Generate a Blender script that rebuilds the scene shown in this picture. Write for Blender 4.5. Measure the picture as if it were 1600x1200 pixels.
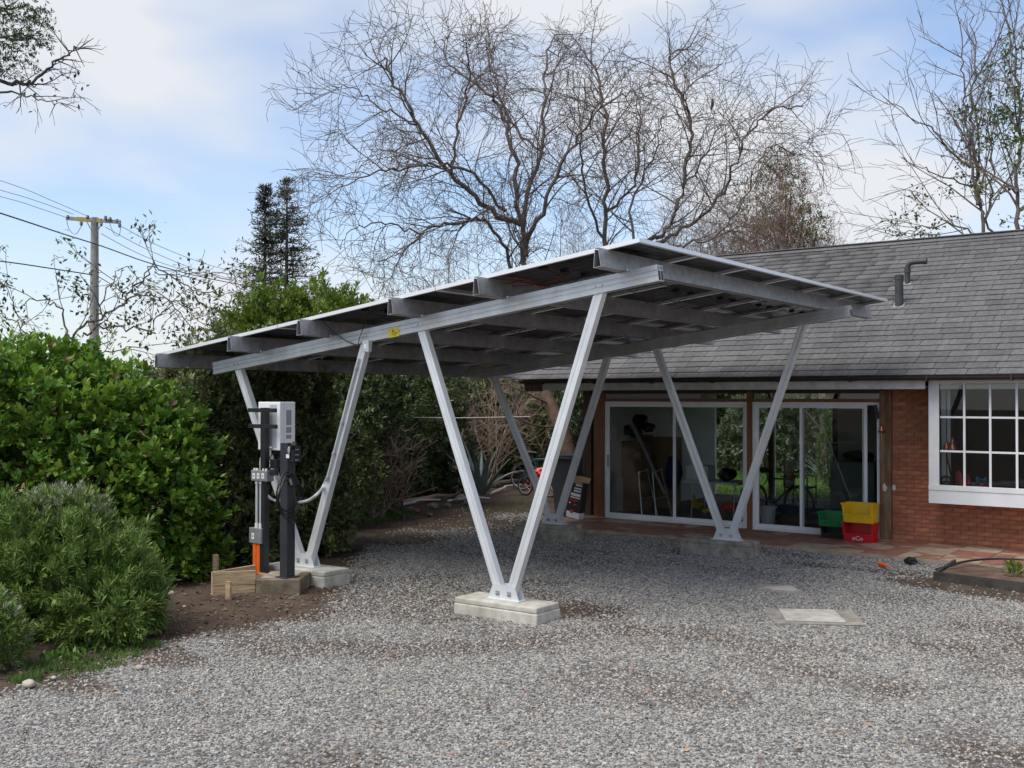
import bpy, bmesh, math, random
import numpy as np
from mathutils import Vector, Matrix
for o in list(bpy.data.objects): bpy.data.objects.remove(o)
S = bpy.context.scene
R = math.radians
# ------------------------------------------------------------------ camera
FPX, PITCH, ROLL, YAW, CH = 1673.476, R(0.798), R(0.099), R(36.293), 2.061
Fw = np.array([-math.sin(YAW)*math.cos(PITCH), math.cos(YAW)*math.cos(PITCH), math.sin(PITCH)])
R0 = np.array([math.cos(YAW), math.sin(YAW), 0.0]); U0 = np.cross(R0, Fw)
RR = R0*math.cos(ROLL)+U0*math.sin(ROLL); UU = -R0*math.sin(ROLL)+U0*math.cos(ROLL)
CAM = np.array([0, 0, CH])
cd = bpy.data.cameras.new('camera'); cam = bpy.data.objects.new('camera', cd); S.collection.objects.link(cam)
cd.sensor_width = 36; cd.lens = FPX/1600*36; cd.clip_start = .1; cd.clip_end = 2000
cam.matrix_world = Matrix(((RR[0], UU[0], -Fw[0], 0), (RR[1], UU[1], -Fw[1], 0), (RR[2], UU[2], -Fw[2], CH), (0, 0, 0, 1)))
S.camera = cam
# ------------------------------------------------------------------ world, sun, exposure
SUN_EL, SUN_AZ = R(58), R(205)         # compass-like azimuth measured from +Y towards +X
w = bpy.data.worlds.new('World'); S.world = w; w.use_nodes = True
nt = w.node_tree; nt.nodes.clear()
def N(tree, t, **k):
    n = tree.nodes.new(t)
    for a, b in k.items(): setattr(n, a, b)
    return n
def L(tree, a, b): tree.links.new(a, b)
out = N(nt, 'ShaderNodeOutputWorld'); bg = N(nt, 'ShaderNodeBackground')
sky = N(nt, 'ShaderNodeTexSky', sky_type='NISHITA', sun_disc=False); sky.sun_elevation = SUN_EL; sky.sun_rotation = SUN_AZ
sky.air_density = 1.0; sky.dust_density = 1.0; sky.ozone_density = 1.6
tc = N(nt, 'ShaderNodeTexCoord'); mp = N(nt, 'ShaderNodeMapping'); mp.inputs['Scale'].default_value = (1.0, 1.0, 2.3)
mp.inputs['Location'].default_value = (.35, .2, .05)
nz = N(nt, 'ShaderNodeTexNoise'); nz.inputs['Scale'].default_value = 3.1; nz.inputs['Detail'].default_value = 4.0; nz.inputs['Roughness'].default_value = .42
nz.inputs['Distortion'].default_value = .25
rp = N(nt, 'ShaderNodeValToRGB'); rp.color_ramp.elements[0].position = .40; rp.color_ramp.elements[1].position = .62
rp.color_ramp.elements[0].color = (.02, .02, .02, 1); rp.color_ramp.elements[1].color = (.95, .95, .95, 1)
sep = N(nt, 'ShaderNodeSeparateXYZ'); hz = N(nt, 'ShaderNodeMapRange'); hz.inputs['From Min'].default_value = .0; hz.inputs['From Max'].default_value = .22
hz.inputs['To Min'].default_value = .62; hz.inputs['To Max'].default_value = 0
mx = N(nt, 'ShaderNodeMath', operation='MAXIMUM')
mix = N(nt, 'ShaderNodeMix', data_type='RGBA'); mix.inputs[7].default_value = (5.3, 5.42, 5.65, 1)
gain = N(nt, 'ShaderNodeMix', data_type='RGBA', blend_type='MULTIPLY'); gain.inputs[0].default_value = 1; gain.inputs[7].default_value = (1.22, 1.24, 1.30, 1)
L(nt, tc.outputs['Generated'], mp.inputs[0]); L(nt, mp.outputs[0], nz.inputs[0]); L(nt, nz.outputs[0], rp.inputs[0])
L(nt, tc.outputs['Generated'], sep.inputs[0]); L(nt, sep.outputs[2], hz.inputs[0]); L(nt, rp.outputs[0], mx.inputs[0]); L(nt, hz.outputs[0], mx.inputs[1])
L(nt, sky.outputs[0], gain.inputs[6]); L(nt, gain.outputs[2], mix.inputs[6]); L(nt, mx.outputs[0], mix.inputs[0]); L(nt, mix.outputs[2], bg.inputs[0]); L(nt, bg.outputs[0], out.inputs[0])
bg.inputs[1].default_value = .085
sl = bpy.data.lights.new('sun', 'SUN'); sl.energy = 2.0; sl.angle = R(45); sl.color = (1, .95, .87)
so = bpy.data.objects.new('sun', sl); S.collection.objects.link(so)
sdir = Vector((math.sin(SUN_AZ)*math.cos(SUN_EL), math.cos(SUN_AZ)*math.cos(SUN_EL), math.sin(SUN_EL)))
so.rotation_euler = sdir.to_track_quat('Z', 'Y').to_euler()
S.view_settings.view_transform = 'Standard'; S.view_settings.look = 'None'; S.view_settings.gamma = 1; S.view_settings.use_curve_mapping = False
S.view_settings.exposure = 0.90
S.render.resolution_x, S.render.resolution_y = 1024, 768

# ------------------------------------------------------------------ helpers
def P(px, py, X=None, Y=None, Z=None, D=None):
    """point of the place seen at photo pixel (px,py), on the plane X=, Y= or Z=, or D metres ahead"""
    d = Fw+RR*(px-800)/FPX+UU*(600-py)/FPX
    if D is not None: t = D
    elif X is not None: t = X/d[0]
    elif Y is not None: t = Y/d[1]
    else: t = (Z-CH)/d[2]
    return CAM+t*d
def V3(p): return Vector((float(p[0]), float(p[1]), float(p[2])))
mats = {}
def material(name, c1, c2=None, rough=.7, metal=0, scale=8, bump=0, bscale=None, detail=5, rand=0, island=0, trans=0, c3=None, spec=None, stretch=None, contrast=(.35, .65), coat=0):
    m = bpy.data.materials.new(name); m.use_nodes = True; t = m.node_tree; b = t.nodes['Principled BSDF']
    b.inputs['Roughness'].default_value = rough; b.inputs['Metallic'].default_value = metal
    if spec is not None: b.inputs['Specular IOR Level'].default_value = spec
    if coat: b.inputs['Coat Weight'].default_value = coat
    co = N(t, 'ShaderNodeTexCoord'); src = co.outputs['Object']
    if stretch:
        mp = N(t, 'ShaderNodeMapping'); mp.inputs['Scale'].default_value = stretch; L(t, src, mp.inputs[0]); src = mp.outputs[0]
    col = None
    if c2 is not None:
        n = N(t, 'ShaderNodeTexNoise'); n.inputs['Scale'].default_value = scale; n.inputs['Detail'].default_value = detail; n.inputs['Roughness'].default_value = .6
        L(t, src, n.inputs[0])
        r = N(t, 'ShaderNodeValToRGB'); r.color_ramp.elements[0].position = contrast[0]; r.color_ramp.elements[1].position = contrast[1]
        r.color_ramp.elements[0].color = (*c1, 1); r.color_ramp.elements[1].color = (*c2, 1)
        if c3 is not None:
            e = r.color_ramp.elements.new((contrast[0]+contrast[1])/2); e.color = (*c3, 1)
        L(t, n.outputs[0], r.inputs[0]); col = r.outputs[0]
    else:
        rgb = N(t, 'ShaderNodeRGB'); rgb.outputs[0].default_value = (*c1, 1); col = rgb.outputs[0]
    if rand or island:
        hs = N(t, 'ShaderNodeHueSaturation'); mr = N(t, 'ShaderNodeMapRange'); mr.inputs['To Min'].default_value = 1-(rand or island); mr.inputs['To Max'].default_value = 1+(rand or island)
        if island: g = N(t, 'ShaderNodeNewGeometry'); L(t, g.outputs['Random Per Island'], mr.inputs[0]); ro = g.outputs['Random Per Island']
        else: g = N(t, 'ShaderNodeObjectInfo'); L(t, g.outputs['Random'], mr.inputs[0]); ro = g.outputs['Random']
        wn = N(t, 'ShaderNodeTexWhiteNoise', noise_dimensions='1D'); L(t, ro, wn.inputs['W'])
        m2 = N(t, 'ShaderNodeMapRange'); m2.inputs['To Min'].default_value = .5-.035*(1 if island else .3); m2.inputs['To Max'].default_value = .5+.02*(1 if island else .3)
        L(t, wn.outputs['Value'], m2.inputs[0]); L(t, m2.outputs[0], hs.inputs['Hue'])
        L(t, mr.outputs[0], hs.inputs['Value']); L(t, col, hs.inputs['Color']); col = hs.outputs[0]
    if name in ('shingle', 'brick', 'aluminium', 'galvanised'):   # weathering that runs over neighbouring pieces
        gp = N(t, 'ShaderNodeNewGeometry'); m4 = N(t, 'ShaderNodeMapping'); m4.inputs['Scale'].default_value = {'shingle': (1.3, .22, .3), 'brick': (1.1, 1, 1.6)}.get(name, (2.5, 2.5, 1.2)); L(t, gp.outputs['Position'], m4.inputs[0])
        n4 = N(t, 'ShaderNodeTexNoise'); n4.inputs['Scale'].default_value = 1.2 if name in ('shingle', 'brick') else 2.2; n4.inputs['Detail'].default_value = 7; n4.inputs['Roughness'].default_value = .65; L(t, m4.outputs[0], n4.inputs[0])
        r4 = N(t, 'ShaderNodeMapRange'); r4.inputs['From Min'].default_value = .3; r4.inputs['From Max'].default_value = .7; r4.inputs['To Min'].default_value = .74 if name in ('shingle', 'brick') else .84; r4.inputs['To Max'].default_value = 1.22 if name in ('shingle', 'brick') else 1.08; L(t, n4.outputs[0], r4.inputs[0])
        h4 = N(t, 'ShaderNodeHueSaturation'); L(t, col, h4.inputs['Color']); L(t, r4.outputs[0], h4.inputs['Value']); col = h4.outputs[0]
    L(t, col, b.inputs['Base Color'])
    if bump:
        n2 = N(t, 'ShaderNodeTexNoise'); n2.inputs['Scale'].default_value = bscale or scale*4; n2.inputs['Detail'].default_value = 6; L(t, src, n2.inputs[0])
        bp = N(t, 'ShaderNodeBump'); bp.inputs['Strength'].default_value = bump; bp.inputs['Distance'].default_value = .01
        L(t, n2.outputs[0], bp.inputs['Height']); L(t, bp.outputs[0], b.inputs['Normal'])
    if trans:
        tr = N(t, 'ShaderNodeBsdfTranslucent'); ms = N(t, 'ShaderNodeMixShader'); ms.inputs[0].default_value = trans
        L(t, col, tr.inputs[0]); L(t, b.outputs[0], ms.inputs[1]); L(t, tr.outputs[0], ms.inputs[2]); L(t, ms.outputs[0], t.nodes['Material Output'].inputs[0])
    mats[name] = m; return m
def glass(name, tint=(.9, .93, .92), fres=1.5):
    m = bpy.data.materials.new(name); m.use_nodes = True; t = m.node_tree; t.nodes.clear()
    o = N(t, 'ShaderNodeOutputMaterial'); tr = N(t, 'ShaderNodeBsdfTransparent'); tr.inputs[0].default_value = (*tint, 1)
    gl = N(t, 'ShaderNodeBsdfGlossy'); gl.inputs['Roughness'].default_value = .01; fr = N(t, 'ShaderNodeFresnel'); fr.inputs[0].default_value = fres
    ms = N(t, 'ShaderNodeMixShader'); L(t, fr.outputs[0], ms.inputs[0]); L(t, tr.outputs[0], ms.inputs[1]); L(t, gl.outputs[0], ms.inputs[2]); L(t, ms.outputs[0], o.inputs[0])
    mats[name] = m; return m

class MB:
    def __init__(s): s.v = []; s.f = []; s.m = []
    def add(s, v, f, mi=0):
        k = len(s.v); s.v += [tuple(float(c) for c in p) for p in v]; s.f += [tuple(i+k for i in q) for q in f]; s.m += [mi]*len(f); return s
    def box(s, a, b, mi=0):
        x0, y0, z0 = a; x1, y1, z1 = b
        v = [(x0, y0, z0), (x1, y0, z0), (x1, y1, z0), (x0, y1, z0), (x0, y0, z1), (x1, y0, z1), (x1, y1, z1), (x0, y1, z1)]
        return s.add(v, [(0, 3, 2, 1), (4, 5, 6, 7), (0, 1, 5, 4), (1, 2, 6, 5), (2, 3, 7, 6), (3, 0, 4, 7)], mi)
    def obox(s, c, ax, ay, az, mi=0):
        """box with centre c and half-axis vectors"""
        c = np.array(c, float); ax, ay, az = (np.array(q, float) for q in (ax, ay, az)); v = []
        for k in (-1, 1):
            for i, j in ((-1, -1), (1, -1), (1, 1), (-1, 1)): v.append(c+ax*i+ay*j+az*k)
        return s.add(v, [(0, 3, 2, 1), (4, 5, 6, 7), (0, 1, 5, 4), (1, 2, 6, 5), (2, 3, 7, 6), (3, 0, 4, 7)], mi)
    def bar(s, a, b, w_, h, side=(0, 1, 0), mi=0):
        a = np.array(a, float); b = np.array(b, float); d = (b-a)/2; u = d/np.linalg.norm(d); sd = np.array(side, float); sd = sd-u*(sd@u); sd /= np.linalg.norm(sd); up = np.cross(u, sd)
        return s.obox((a+b)/2, sd*w_/2, up*h/2, d, mi)
    def extrude(s, prof, a, b, side, up, mi=0, cap=True):
        a = np.array(a, float); b = np.array(b, float); side = np.array(side, float); up = np.array(up, float); n = len(prof)
        v = [a+side*p[0]+up*p[1] for p in prof]+[b+side*p[0]+up*p[1] for p in prof]
        f = [(i, (i+1) % n, n+(i+1) % n, n+i) for i in range(n)]
        if cap: f += [tuple(range(n))[::-1], tuple(range(n, 2*n))]
        return s.add(v, f, mi)
    def tube(s, pts, r, n=8, mi=0, cap=True):
        pts = [np.array(p, float) for p in pts]; m = len(pts); rs = r if hasattr(r, '__len__') else [r]*m; v = []; ref = None
        for i in range(m):
            t = pts[min(i+1, m-1)]-pts[max(i-1, 0)]; t = t/(np.linalg.norm(t)+1e-9)
            if ref is None: ref = np.array([0, 0, 1.]) if abs(t[2]) < .9 else np.array([1., 0, 0])
            a = np.cross(t, ref); a /= np.linalg.norm(a)+1e-9; b = np.cross(a, t); ref = b
            for k in range(n):
                an = 2*math.pi*k/n; v.append(pts[i]+rs[i]*(a*math.cos(an)+b*math.sin(an)))
        f = [(i*n+k, i*n+(k+1) % n, (i+1)*n+(k+1) % n, (i+1)*n+k) for i in range(m-1) for k in range(n)]
        if cap: f += [tuple(range(n))[::-1], tuple(range((m-1)*n, m*n))]
        return s.add(v, f, mi)
    def cyl(s, a, b, r0, r1=None, n=16, mi=0): return s.tube([a, b], [r0, r1 if r1 is not None else r0], n, mi)
    def lathe(s, c, prof, n=20, mi=0, axis=(0, 0, 1)):
        ax = Vector(axis).normalized(); q = ax.to_track_quat('Z', 'Y').to_matrix(); v = []
        for r_, z in prof:
            for k in range(n):
                an = 2*math.pi*k/n; v.append(V3(c)+q @ Vector((r_*math.cos(an), r_*math.sin(an), z)))
        m = len(prof); f = [(i*n+k, i*n+(k+1) % n, (i+1)*n+(k+1) % n, (i+1)*n+k) for i in range(m-1) for k in range(n)]
        return s.add(v, f, mi)
    def torus(s, c, R_, r_, axis=(0, 1, 0), n=28, k=8, mi=0, arc=1.0):
        q = Vector(axis).normalized().to_track_quat('Z', 'Y').to_matrix()
        pts = [V3(c)+q @ Vector((R_*math.cos(2*math.pi*arc*i/n), R_*math.sin(2*math.pi*arc*i/n), 0)) for i in range(n+1)]
        return s.tube(pts, r_, k, mi)
    def pieces(s):
        par = list(range(len(s.v)))
        def fd(i):
            while par[i] != i: par[i] = par[par[i]]; i = par[i]
            return i
        for f in s.f:
            r_ = fd(f[0])
            for i in f[1:]: par[fd(i)] = r_
        gr = {}
        for k, f in enumerate(s.f): gr.setdefault(fd(f[0]), []).append(k)
        out_ = []
        for ks in gr.values():
            m = MB(); mp_ = {}
            for k in ks:
                for i in s.f[k]:
                    if i not in mp_: mp_[i] = len(m.v); m.v.append(s.v[i])
                m.f.append(tuple(mp_[i] for i in s.f[k])); m.m.append(s.m[k])
            out_.append(m)
        return out_
    def blob(s, c, r_, seed=0, n=2, rough=.15, mi=0):
        bm = bmesh.new(); bmesh.ops.create_icosphere(bm, subdivisions=n, radius=1); rg = random.Random(seed)
        for v in bm.verts:
            k = 1+rg.uniform(-rough, rough); v.co = Vector((v.co.x*r_[0]*k+c[0], v.co.y*r_[1]*k+c[1], v.co.z*r_[2]*k+c[2]))
        bm.verts.index_update(); s.add([v.co for v in bm.verts], [tuple(v.index for v in f.verts) for f in bm.faces], mi); bm.free(); return s
def mesh_np(name, Vt, Ft):
    """fast mesh of equal-sized faces"""
    me = bpy.data.meshes.new(name); k = Ft.shape[1]; me.vertices.add(len(Vt)); me.vertices.foreach_set('co', Vt.astype(np.float32).ravel())
    me.loops.add(len(Ft)*k); me.loops.foreach_set('vertex_index', Ft.astype(np.int32).ravel())
    me.polygons.add(len(Ft)); me.polygons.foreach_set('loop_start', np.arange(0, len(Ft)*k, k, dtype=np.int32)); me.polygons.foreach_set('loop_total', np.full(len(Ft), k, dtype=np.int32))
    me.update(calc_edges=True); return me
def link(name, me, parent=None, loc=(0, 0, 0)):
    o = bpy.data.objects.new(name, me); S.collection.objects.link(o); o.location = loc
    if parent is not None: o.parent = parent
    return o
def setp(o, label=None, cat=None, group=None, kind=None):
    if label: o['label'] = label
    if cat: o['category'] = cat
    if group: o['group'] = group
    if kind: o['kind'] = kind
    return o
def finish(o, mat, smooth=False, bevel=0):
    for m in (mat if isinstance(mat, (list, tuple)) else [mat]): o.data.materials.append(mats[m] if isinstance(m, str) else m)
    if smooth: o.data.polygons.foreach_set('use_smooth', [True]*len(o.data.polygons))
    if bevel:
        b = o.modifiers.new('bevel', 'BEVEL'); b.width = bevel; b.segments = 2; b.limit_method = 'ANGLE'
    return o
def build(name, mb, mat, off=(0, 0, 0), parent=None, smooth=False, bevel=0):
    me = bpy.data.meshes.new(name); off = np.array(off, float)
    v = np.array(mb.v)-off; me.from_pydata(v.tolist(), [], mb.f); me.polygons.foreach_set('material_index', mb.m); me.update()
    o = link(name, me, parent, (0, 0, 0) if parent is not None else tuple(off)); return finish(o, mat, smooth, bevel)
SPLIT = {'bolt', 'conduit', 'gutter_bracket', 'muntin', 'header', 'fascia', 'window_post', 'transom_pane', 'gland', 'conduit_coupling', 'vent', 'orange_conduit', 'paint_patch', 'lamp_shade', 'soffit', 'cleat', 'slot', 'hollow_shade', 'interior_wall', 'stay', 'pane', 'track_bar', 'window_reveal', 'ridge_cap', 'cable', 'printed_stripes', 'white_stripe', 'wheel', 'printed_logo', 'seam', 'base_bracket'}
class Thing:
    def __init__(s, name, label, cat, loc, group=None):
        s.loc = np.array([float(c) for c in loc]); s.o = link(name, None, None, tuple(s.loc)); setp(s.o, label, cat, group)
    def part(s, name, mb, mat, parent=None, smooth=False, bevel=0, label=None, kind=None):
        if name in SPLIT:
            for piece in mb.pieces(): o = build(name, piece, mat, s.loc, parent or s.o, smooth, bevel); setp(o, label, kind=kind)
            return o
        o = build(name, mb, mat, s.loc, parent or s.o, smooth, bevel); setp(o, label, kind=kind); return o
    def raw(s, name, me, mat, parent=None, kind=None):   # me already local to s.loc
        o = link(name, me, parent or s.o)
        if mat is not None: finish(o, mat)
        if kind: o['kind'] = kind
        return o
def solo(name, mb, mat, label, cat, group=None, kind=None, smooth=False, bevel=0, base=None):
    v = np.array(mb.v)
    if base is None: base = (v[:, 0].mean(), v[:, 1].mean(), v[:, 2].min())
    o = build(name, mb, mat, base, None, smooth, bevel); setp(o, label, cat, group, kind); return o
def copy_tree(o, parent=None):
    c = o.copy(); S.collection.objects.link(c); c.parent = parent
    for ch in list(o.children): copy_tree(ch, c)
    return c
def noise2(x, y, seed=0, octaves=3, scale=1.0):
    """cheap smooth value noise, numpy"""
    x = np.asarray(x, float)*scale; y = np.asarray(y, float)*scale; o = np.zeros_like(x+y); amp = 1; tot = 0
    for k in range(octaves):
        xi = np.floor(x); yi = np.floor(y); fx = x-xi; fy = y-yi; fx = fx*fx*(3-2*fx); fy = fy*fy*(3-2*fy)
        h = lambda a, b: np.modf(np.abs(np.sin(a*127.1+b*311.7+seed*17.3+k*5.1)*43758.5453))[0]
        o += amp*((h(xi, yi)*(1-fx)+h(xi+1, yi)*fx)*(1-fy)+(h(xi, yi+1)*(1-fx)+h(xi+1, yi+1)*fx)*fy); tot += amp; amp *= .5; x = x*2+3.1; y = y*2+1.7
    return o/tot
# leaves -----------------------------------------------------------------
TPL_BROAD = (np.array([(0, 0, 0), (-.32, .3, .09), (.32, .3, .09), (-.42, .65, .10), (.42, .65, .10), (0, 1, -.03), (0, .5, 0)]), np.array([(0, 6, 1), (0, 2, 6), (1, 6, 3), (6, 2, 4), (3, 6, 5), (6, 4, 5)]))
TPL_LEAF = (np.array([(0, 0, 0), (-.5, .5, .12), (.5, .5, .12), (0, 1, 0)]), np.array([(0, 3, 1), (0, 2, 3)]))
TPL_BLADE = (np.array([(-.5, 0, 0), (.5, 0, 0), (0, 1, 0)]), np.array([(0, 1, 2)]))
def unit(a): return a/(np.linalg.norm(a, axis=-1, keepdims=True)+1e-9)
def leaf_mesh(name, tpl, pos, d, length, width, rng, droop=None):
    """pos (n,3) leaf bases, d (n,3) leaf directions"""
    tv, tf = tpl; n = len(pos); d = unit(d); ref = unit(rng.normal(size=(n, 3))+np.array([0, 0, 2.5])); x = unit(np.cross(d, ref)); z = np.cross(x, d)
    Lh = np.asarray(length).reshape(-1, 1, 1); Wd = np.asarray(width).reshape(-1, 1, 1)
    v = pos[:, None, :]+tv[None, :, 0:1]*Wd*x[:, None, :]+tv[None, :, 1:2]*Lh*d[:, None, :]+tv[None, :, 2:3]*Wd*z[:, None, :]
    f = tf[None]+(np.arange(n)*len(tv))[:, None, None]
    return v.reshape(-1, 3), f.reshape(-1, 3)
def lobes_sample(lobes, n, rng, rmin=.72, rmax=1.04, bumps=.13, zmin=.03, gap=0):
    """points near the surfaces of a union of ellipsoids, with outward normals"""
    lobes = np.array(lobes, float); area = (lobes[:, 3]*lobes[:, 4]+lobes[:, 3]*lobes[:, 5]+lobes[:, 4]*lobes[:, 5]); pr = area/area.sum()
    M_ = n*3 if gap else n*2; k = rng.choice(len(lobes), size=M_, p=pr); u = unit(rng.normal(size=(M_, 3))); c = lobes[k, :3]; r_ = lobes[k, 3:6]
    b = 1+bumps*(np.sin(u[:, 0]*9+k*2.1)*np.sin(u[:, 1]*8+k)+np.sin(u[:, 2]*11+k*1.3)*.7*np.sin(u[:, 0]*13+1))
    rad = (rmin+(rmax-rmin)*rng.random(M_)**.6)*b
    p = c+u*r_*rad[:, None]; nn = unit(u/r_); ok = p[:, 2] > zmin
    for j in range(len(lobes)):
        q = ((p-lobes[j, :3])/lobes[j, 3:6]); ok &= ~((np.linalg.norm(q, axis=1) < rmin*.93) & (k != j))
    if gap:
        f_ = 6.283/gap; g_ = np.sin(p[:, 0]*f_+1.3*np.sin(p[:, 2]*f_*.7))*np.sin(p[:, 1]*f_+2+np.sin(p[:, 0]*f_*.6))*np.sin(p[:, 2]*f_*1.15+.8*np.sin(p[:, 1]*f_*.8)+p[:, 0])
        ok &= ~((g_ < -.12) & (rad > rmin+(rmax-rmin)*.25))
    p = p[ok][:n]; nn = nn[ok][:n]; return p, nn
def rosettes(p, nn, k, rng, length, width, spread=.9, lift=.35, jit=.3):
    n = len(p); ax = unit(nn+rng.normal(size=(n, 3))*.35+np.array([0, 0, lift])); a = unit(np.cross(ax, rng.normal(size=(n, 3)))); b = np.cross(ax, a)
    pos = np.repeat(p, k, 0); ang = np.tile(np.arange(k)*2.4, n)+np.repeat(rng.random(n)*6, k)+rng.normal(size=n*k)*.2
    sp = spread*(.35+.65*np.tile(np.arange(k)/max(1, k-1), n)); A = np.repeat(a, k, 0); B = np.repeat(b, k, 0); X = np.repeat(ax, k, 0)
    d = X*np.cos(sp)[:, None]+(A*np.cos(ang)[:, None]+B*np.sin(ang)[:, None])*np.sin(sp)[:, None]+rng.normal(size=(n*k, 3))*jit*.4
    size = np.repeat(rng.uniform(.55, 1.35, n), k)*rng.uniform(.75, 1.15, n*k)
    pos = pos-X*(np.tile(np.arange(k), n)*length*.10)[:, None]
    return pos, d, length*size, width*size
# branches ----------------------------------------------------------------
class Wood:
    def __init__(s): s.V = []; s.F = []; s.n = 0; s.tips = []
    def tube(s, pts, r0, r1, n):
        pts = np.array(pts); m = len(pts); t = np.gradient(pts, axis=0); t = unit(t); ref = np.array([.31, .17, .93]); a = unit(np.cross(t, ref)); b = np.cross(t, a)
        rad = np.linspace(r0, r1, m)[:, None, None]; an = np.arange(n)*2*math.pi/n
        ring = pts[:, None, :]+rad*(a[:, None, :]*np.cos(an)[None, :, None]+b[:, None, :]*np.sin(an)[None, :, None])
        s.V.append(ring.reshape(-1, 3)); i = np.arange(m-1)[:, None]*n; k = np.arange(n)[None]; k2 = (k+1) % n
        f = np.stack([i+k, i+k2, i+n+k2, i+n+k], -1).reshape(-1, 4)+s.n; s.F.append(f); s.n += m*n
    def grow(s, p, d, length, r, level, rng, spec):
        sp = spec[level]; m = max(3, int(length/sp['seg'])+1); pts = [np.array(p, float)]; d = np.array(d, float); step = length/(m-1)
        bend = rng.normal(size=3)*sp['wig']*.55
        for i in range(m-1):
            if rng.random() < .18: bend = rng.normal(size=3)*sp['wig']*.55
            d = d+bend+rng.normal(size=3)*sp['wig']*.6+np.array([0, 0, sp['up']])*step; d /= np.linalg.norm(d); pts.append(pts[-1]+d*step)
        s.children(pts, r, level, rng, spec, length)
    def children(s, pts, r, level, rng, spec, length=None):
        sp = spec[level]; pts = [np.array(q, float) for q in pts]
        if length is None: length = sum(np.linalg.norm(pts[i+1]-pts[i]) for i in range(len(pts)-1))
        s.tube(pts, r, max(r*sp.get('tip', .35), spec[-1]['rmin']), sp['n'])
        if level+1 >= len(spec): s.tips.append((pts[-1], unit(pts[-1]-pts[-2]))); return
        nx = spec[level+1]; cnt = int(round(length*nx['den']*rng.uniform(.8, 1.2))); m = len(pts)
        for j in range(cnt):
            t = nx['from']+(1-nx['from'])*(j+rng.random())/max(cnt, 1); t = min(t, .99); i = int(t*(m-1)); fr = t*(m-1)-i; q = pts[i]*(1-fr)+pts[i+1]*fr
            ax = unit(pts[i+1]-pts[i]); side = unit(np.cross(ax, rng.normal(size=3))); a = R(rng.uniform(*nx['ang'])); dd = ax*math.cos(a)+side*math.sin(a)
            ln = nx['len']*rng.uniform(.55, 1.25)*(1.15-.6*t if level < 2 else 1); rr = max(nx['rmin'], min(r*(1-.6*t)*.62, nx['rmax'])*rng.uniform(.7, 1.05))
            s.grow(q, dd, ln, rr, level+1, rng, spec)
    def mesh(s, name, off): return mesh_np(name, np.concatenate(s.V)-np.array(off), np.concatenate(s.F))
def smooth_path(ctrl, k=6, rng=None, jit=0):
    c = np.array(ctrl, float); o = []
    for i in range(len(c)-1):
        p0 = c[max(i-1, 0)]; p1 = c[i]; p2 = c[i+1]; p3 = c[min(i+2, len(c)-1)]
        for t in np.arange(k)/k:
            q = .5*((2*p1)+(-p0+p2)*t+(2*p0-5*p1+4*p2-p3)*t*t+(-p0+3*p1-3*p2+p3)*t**3)
            o.append(q+(rng.normal(size=3)*jit if rng is not None and o else 0))
    o.append(c[-1]); return o
# ------------------------------------------------------------------ materials
material('aluminium', (.50, .51, .52), (.60, .61, .62), rough=.42, metal=.55, scale=3, bump=.04, bscale=60, stretch=(1, 1, 1))
material('leg_aluminium', (.62, .64, .65), (.74, .755, .765), rough=.42, metal=.35, scale=3, bump=.04, bscale=60)
material('galvanised', (.32, .32, .33), (.46, .46, .47), rough=.5, metal=.5, scale=14, detail=8, bump=.05, bscale=90)
material('panel_frame', (.78, .79, .80), rough=.38, metal=.35)
material('bolt_metal', (.55, .55, .55), rough=.35, metal=.9)
material('junction_black', (.012, .012, .013), rough=.5)
material('concrete', (.34, .32, .27), (.52, .50, .44), rough=.9, scale=9, detail=8, bump=.35, bscale=45, c3=(.44, .42, .36))
material('old_concrete', (.18, .16, .13), (.36, .33, .28), rough=.92, scale=7, detail=8, bump=.4, bscale=40)
material('dark_timber', (.035, .030, .026), (.075, .066, .056), rough=.9, scale=6, bump=.4, bscale=30)
material('room_shade', (.020, .018, .016), rough=.9)  # near black: the dimness of the room put into the colour
material('raw_wood', (.33, .22, .12), (.52, .39, .24), rough=.85, scale=6, bump=.3, bscale=30, stretch=(1, 1, 9), rand=.12)
material('old_timber', (.10, .075, .05), (.24, .19, .13), rough=.9, scale=7, detail=8, bump=.5, bscale=30)
material('stained_wood', (.14, .052, .022), (.24, .095, .038), rough=.55, scale=9, bump=.15, bscale=40, stretch=(3, 3, .35), contrast=(.3, .7))
material('dark_stained_wood', (.052, .024, .014), (.10, .05, .028), rough=.6, scale=9, bump=.15, bscale=40, stretch=(3, 3, .35))
material('weathered_post', (.15, .065, .03), (.20, .15, .09), rough=.75, scale=4, bump=.25, bscale=40, stretch=(3, 3, .5), detail=7, contrast=(.42, .58))
material('white_paint', (.68, .70, .71), (.78, .79, .80), rough=.45, scale=3, detail=7, bump=.03, bscale=30)
material('fascia_paint', (.42, .42, .40), (.58, .58, .56), rough=.6, scale=5, detail=8, bump=.05)
material('gutter_brown', (.028, .016, .013), (.045, .028, .022), rough=.45, scale=6)
material('mortar', (.25, .115, .07), (.33, .165, .11), rough=.95, scale=20, bump=.3)
material('brick', (.28, .10, .052), (.42, .175, .095), rough=.9, scale=14, detail=7, bump=.3, bscale=80, rand=.2, contrast=(.3, .7))
material('stain_white', (.52, .47, .43), (.62, .58, .54), rough=.9, scale=30)
material('shingle', (.078, .075, .074), (.145, .14, .137), rough=.93, scale=26, detail=9, bump=.35, bscale=160, rand=.17, contrast=(.3, .72), c3=(.10, .097, .096))
material('roof_deck', (.05, .048, .05), rough=.95)
material('terracotta_tile', (.22, .09, .06), (.33, .17, .115), rough=.75, scale=8, detail=7, bump=.2, rand=.12)
material('sand_tile', (.29, .215, .145), (.42, .34, .25), rough=.8, scale=7, detail=7, bump=.2, rand=.14)
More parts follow.
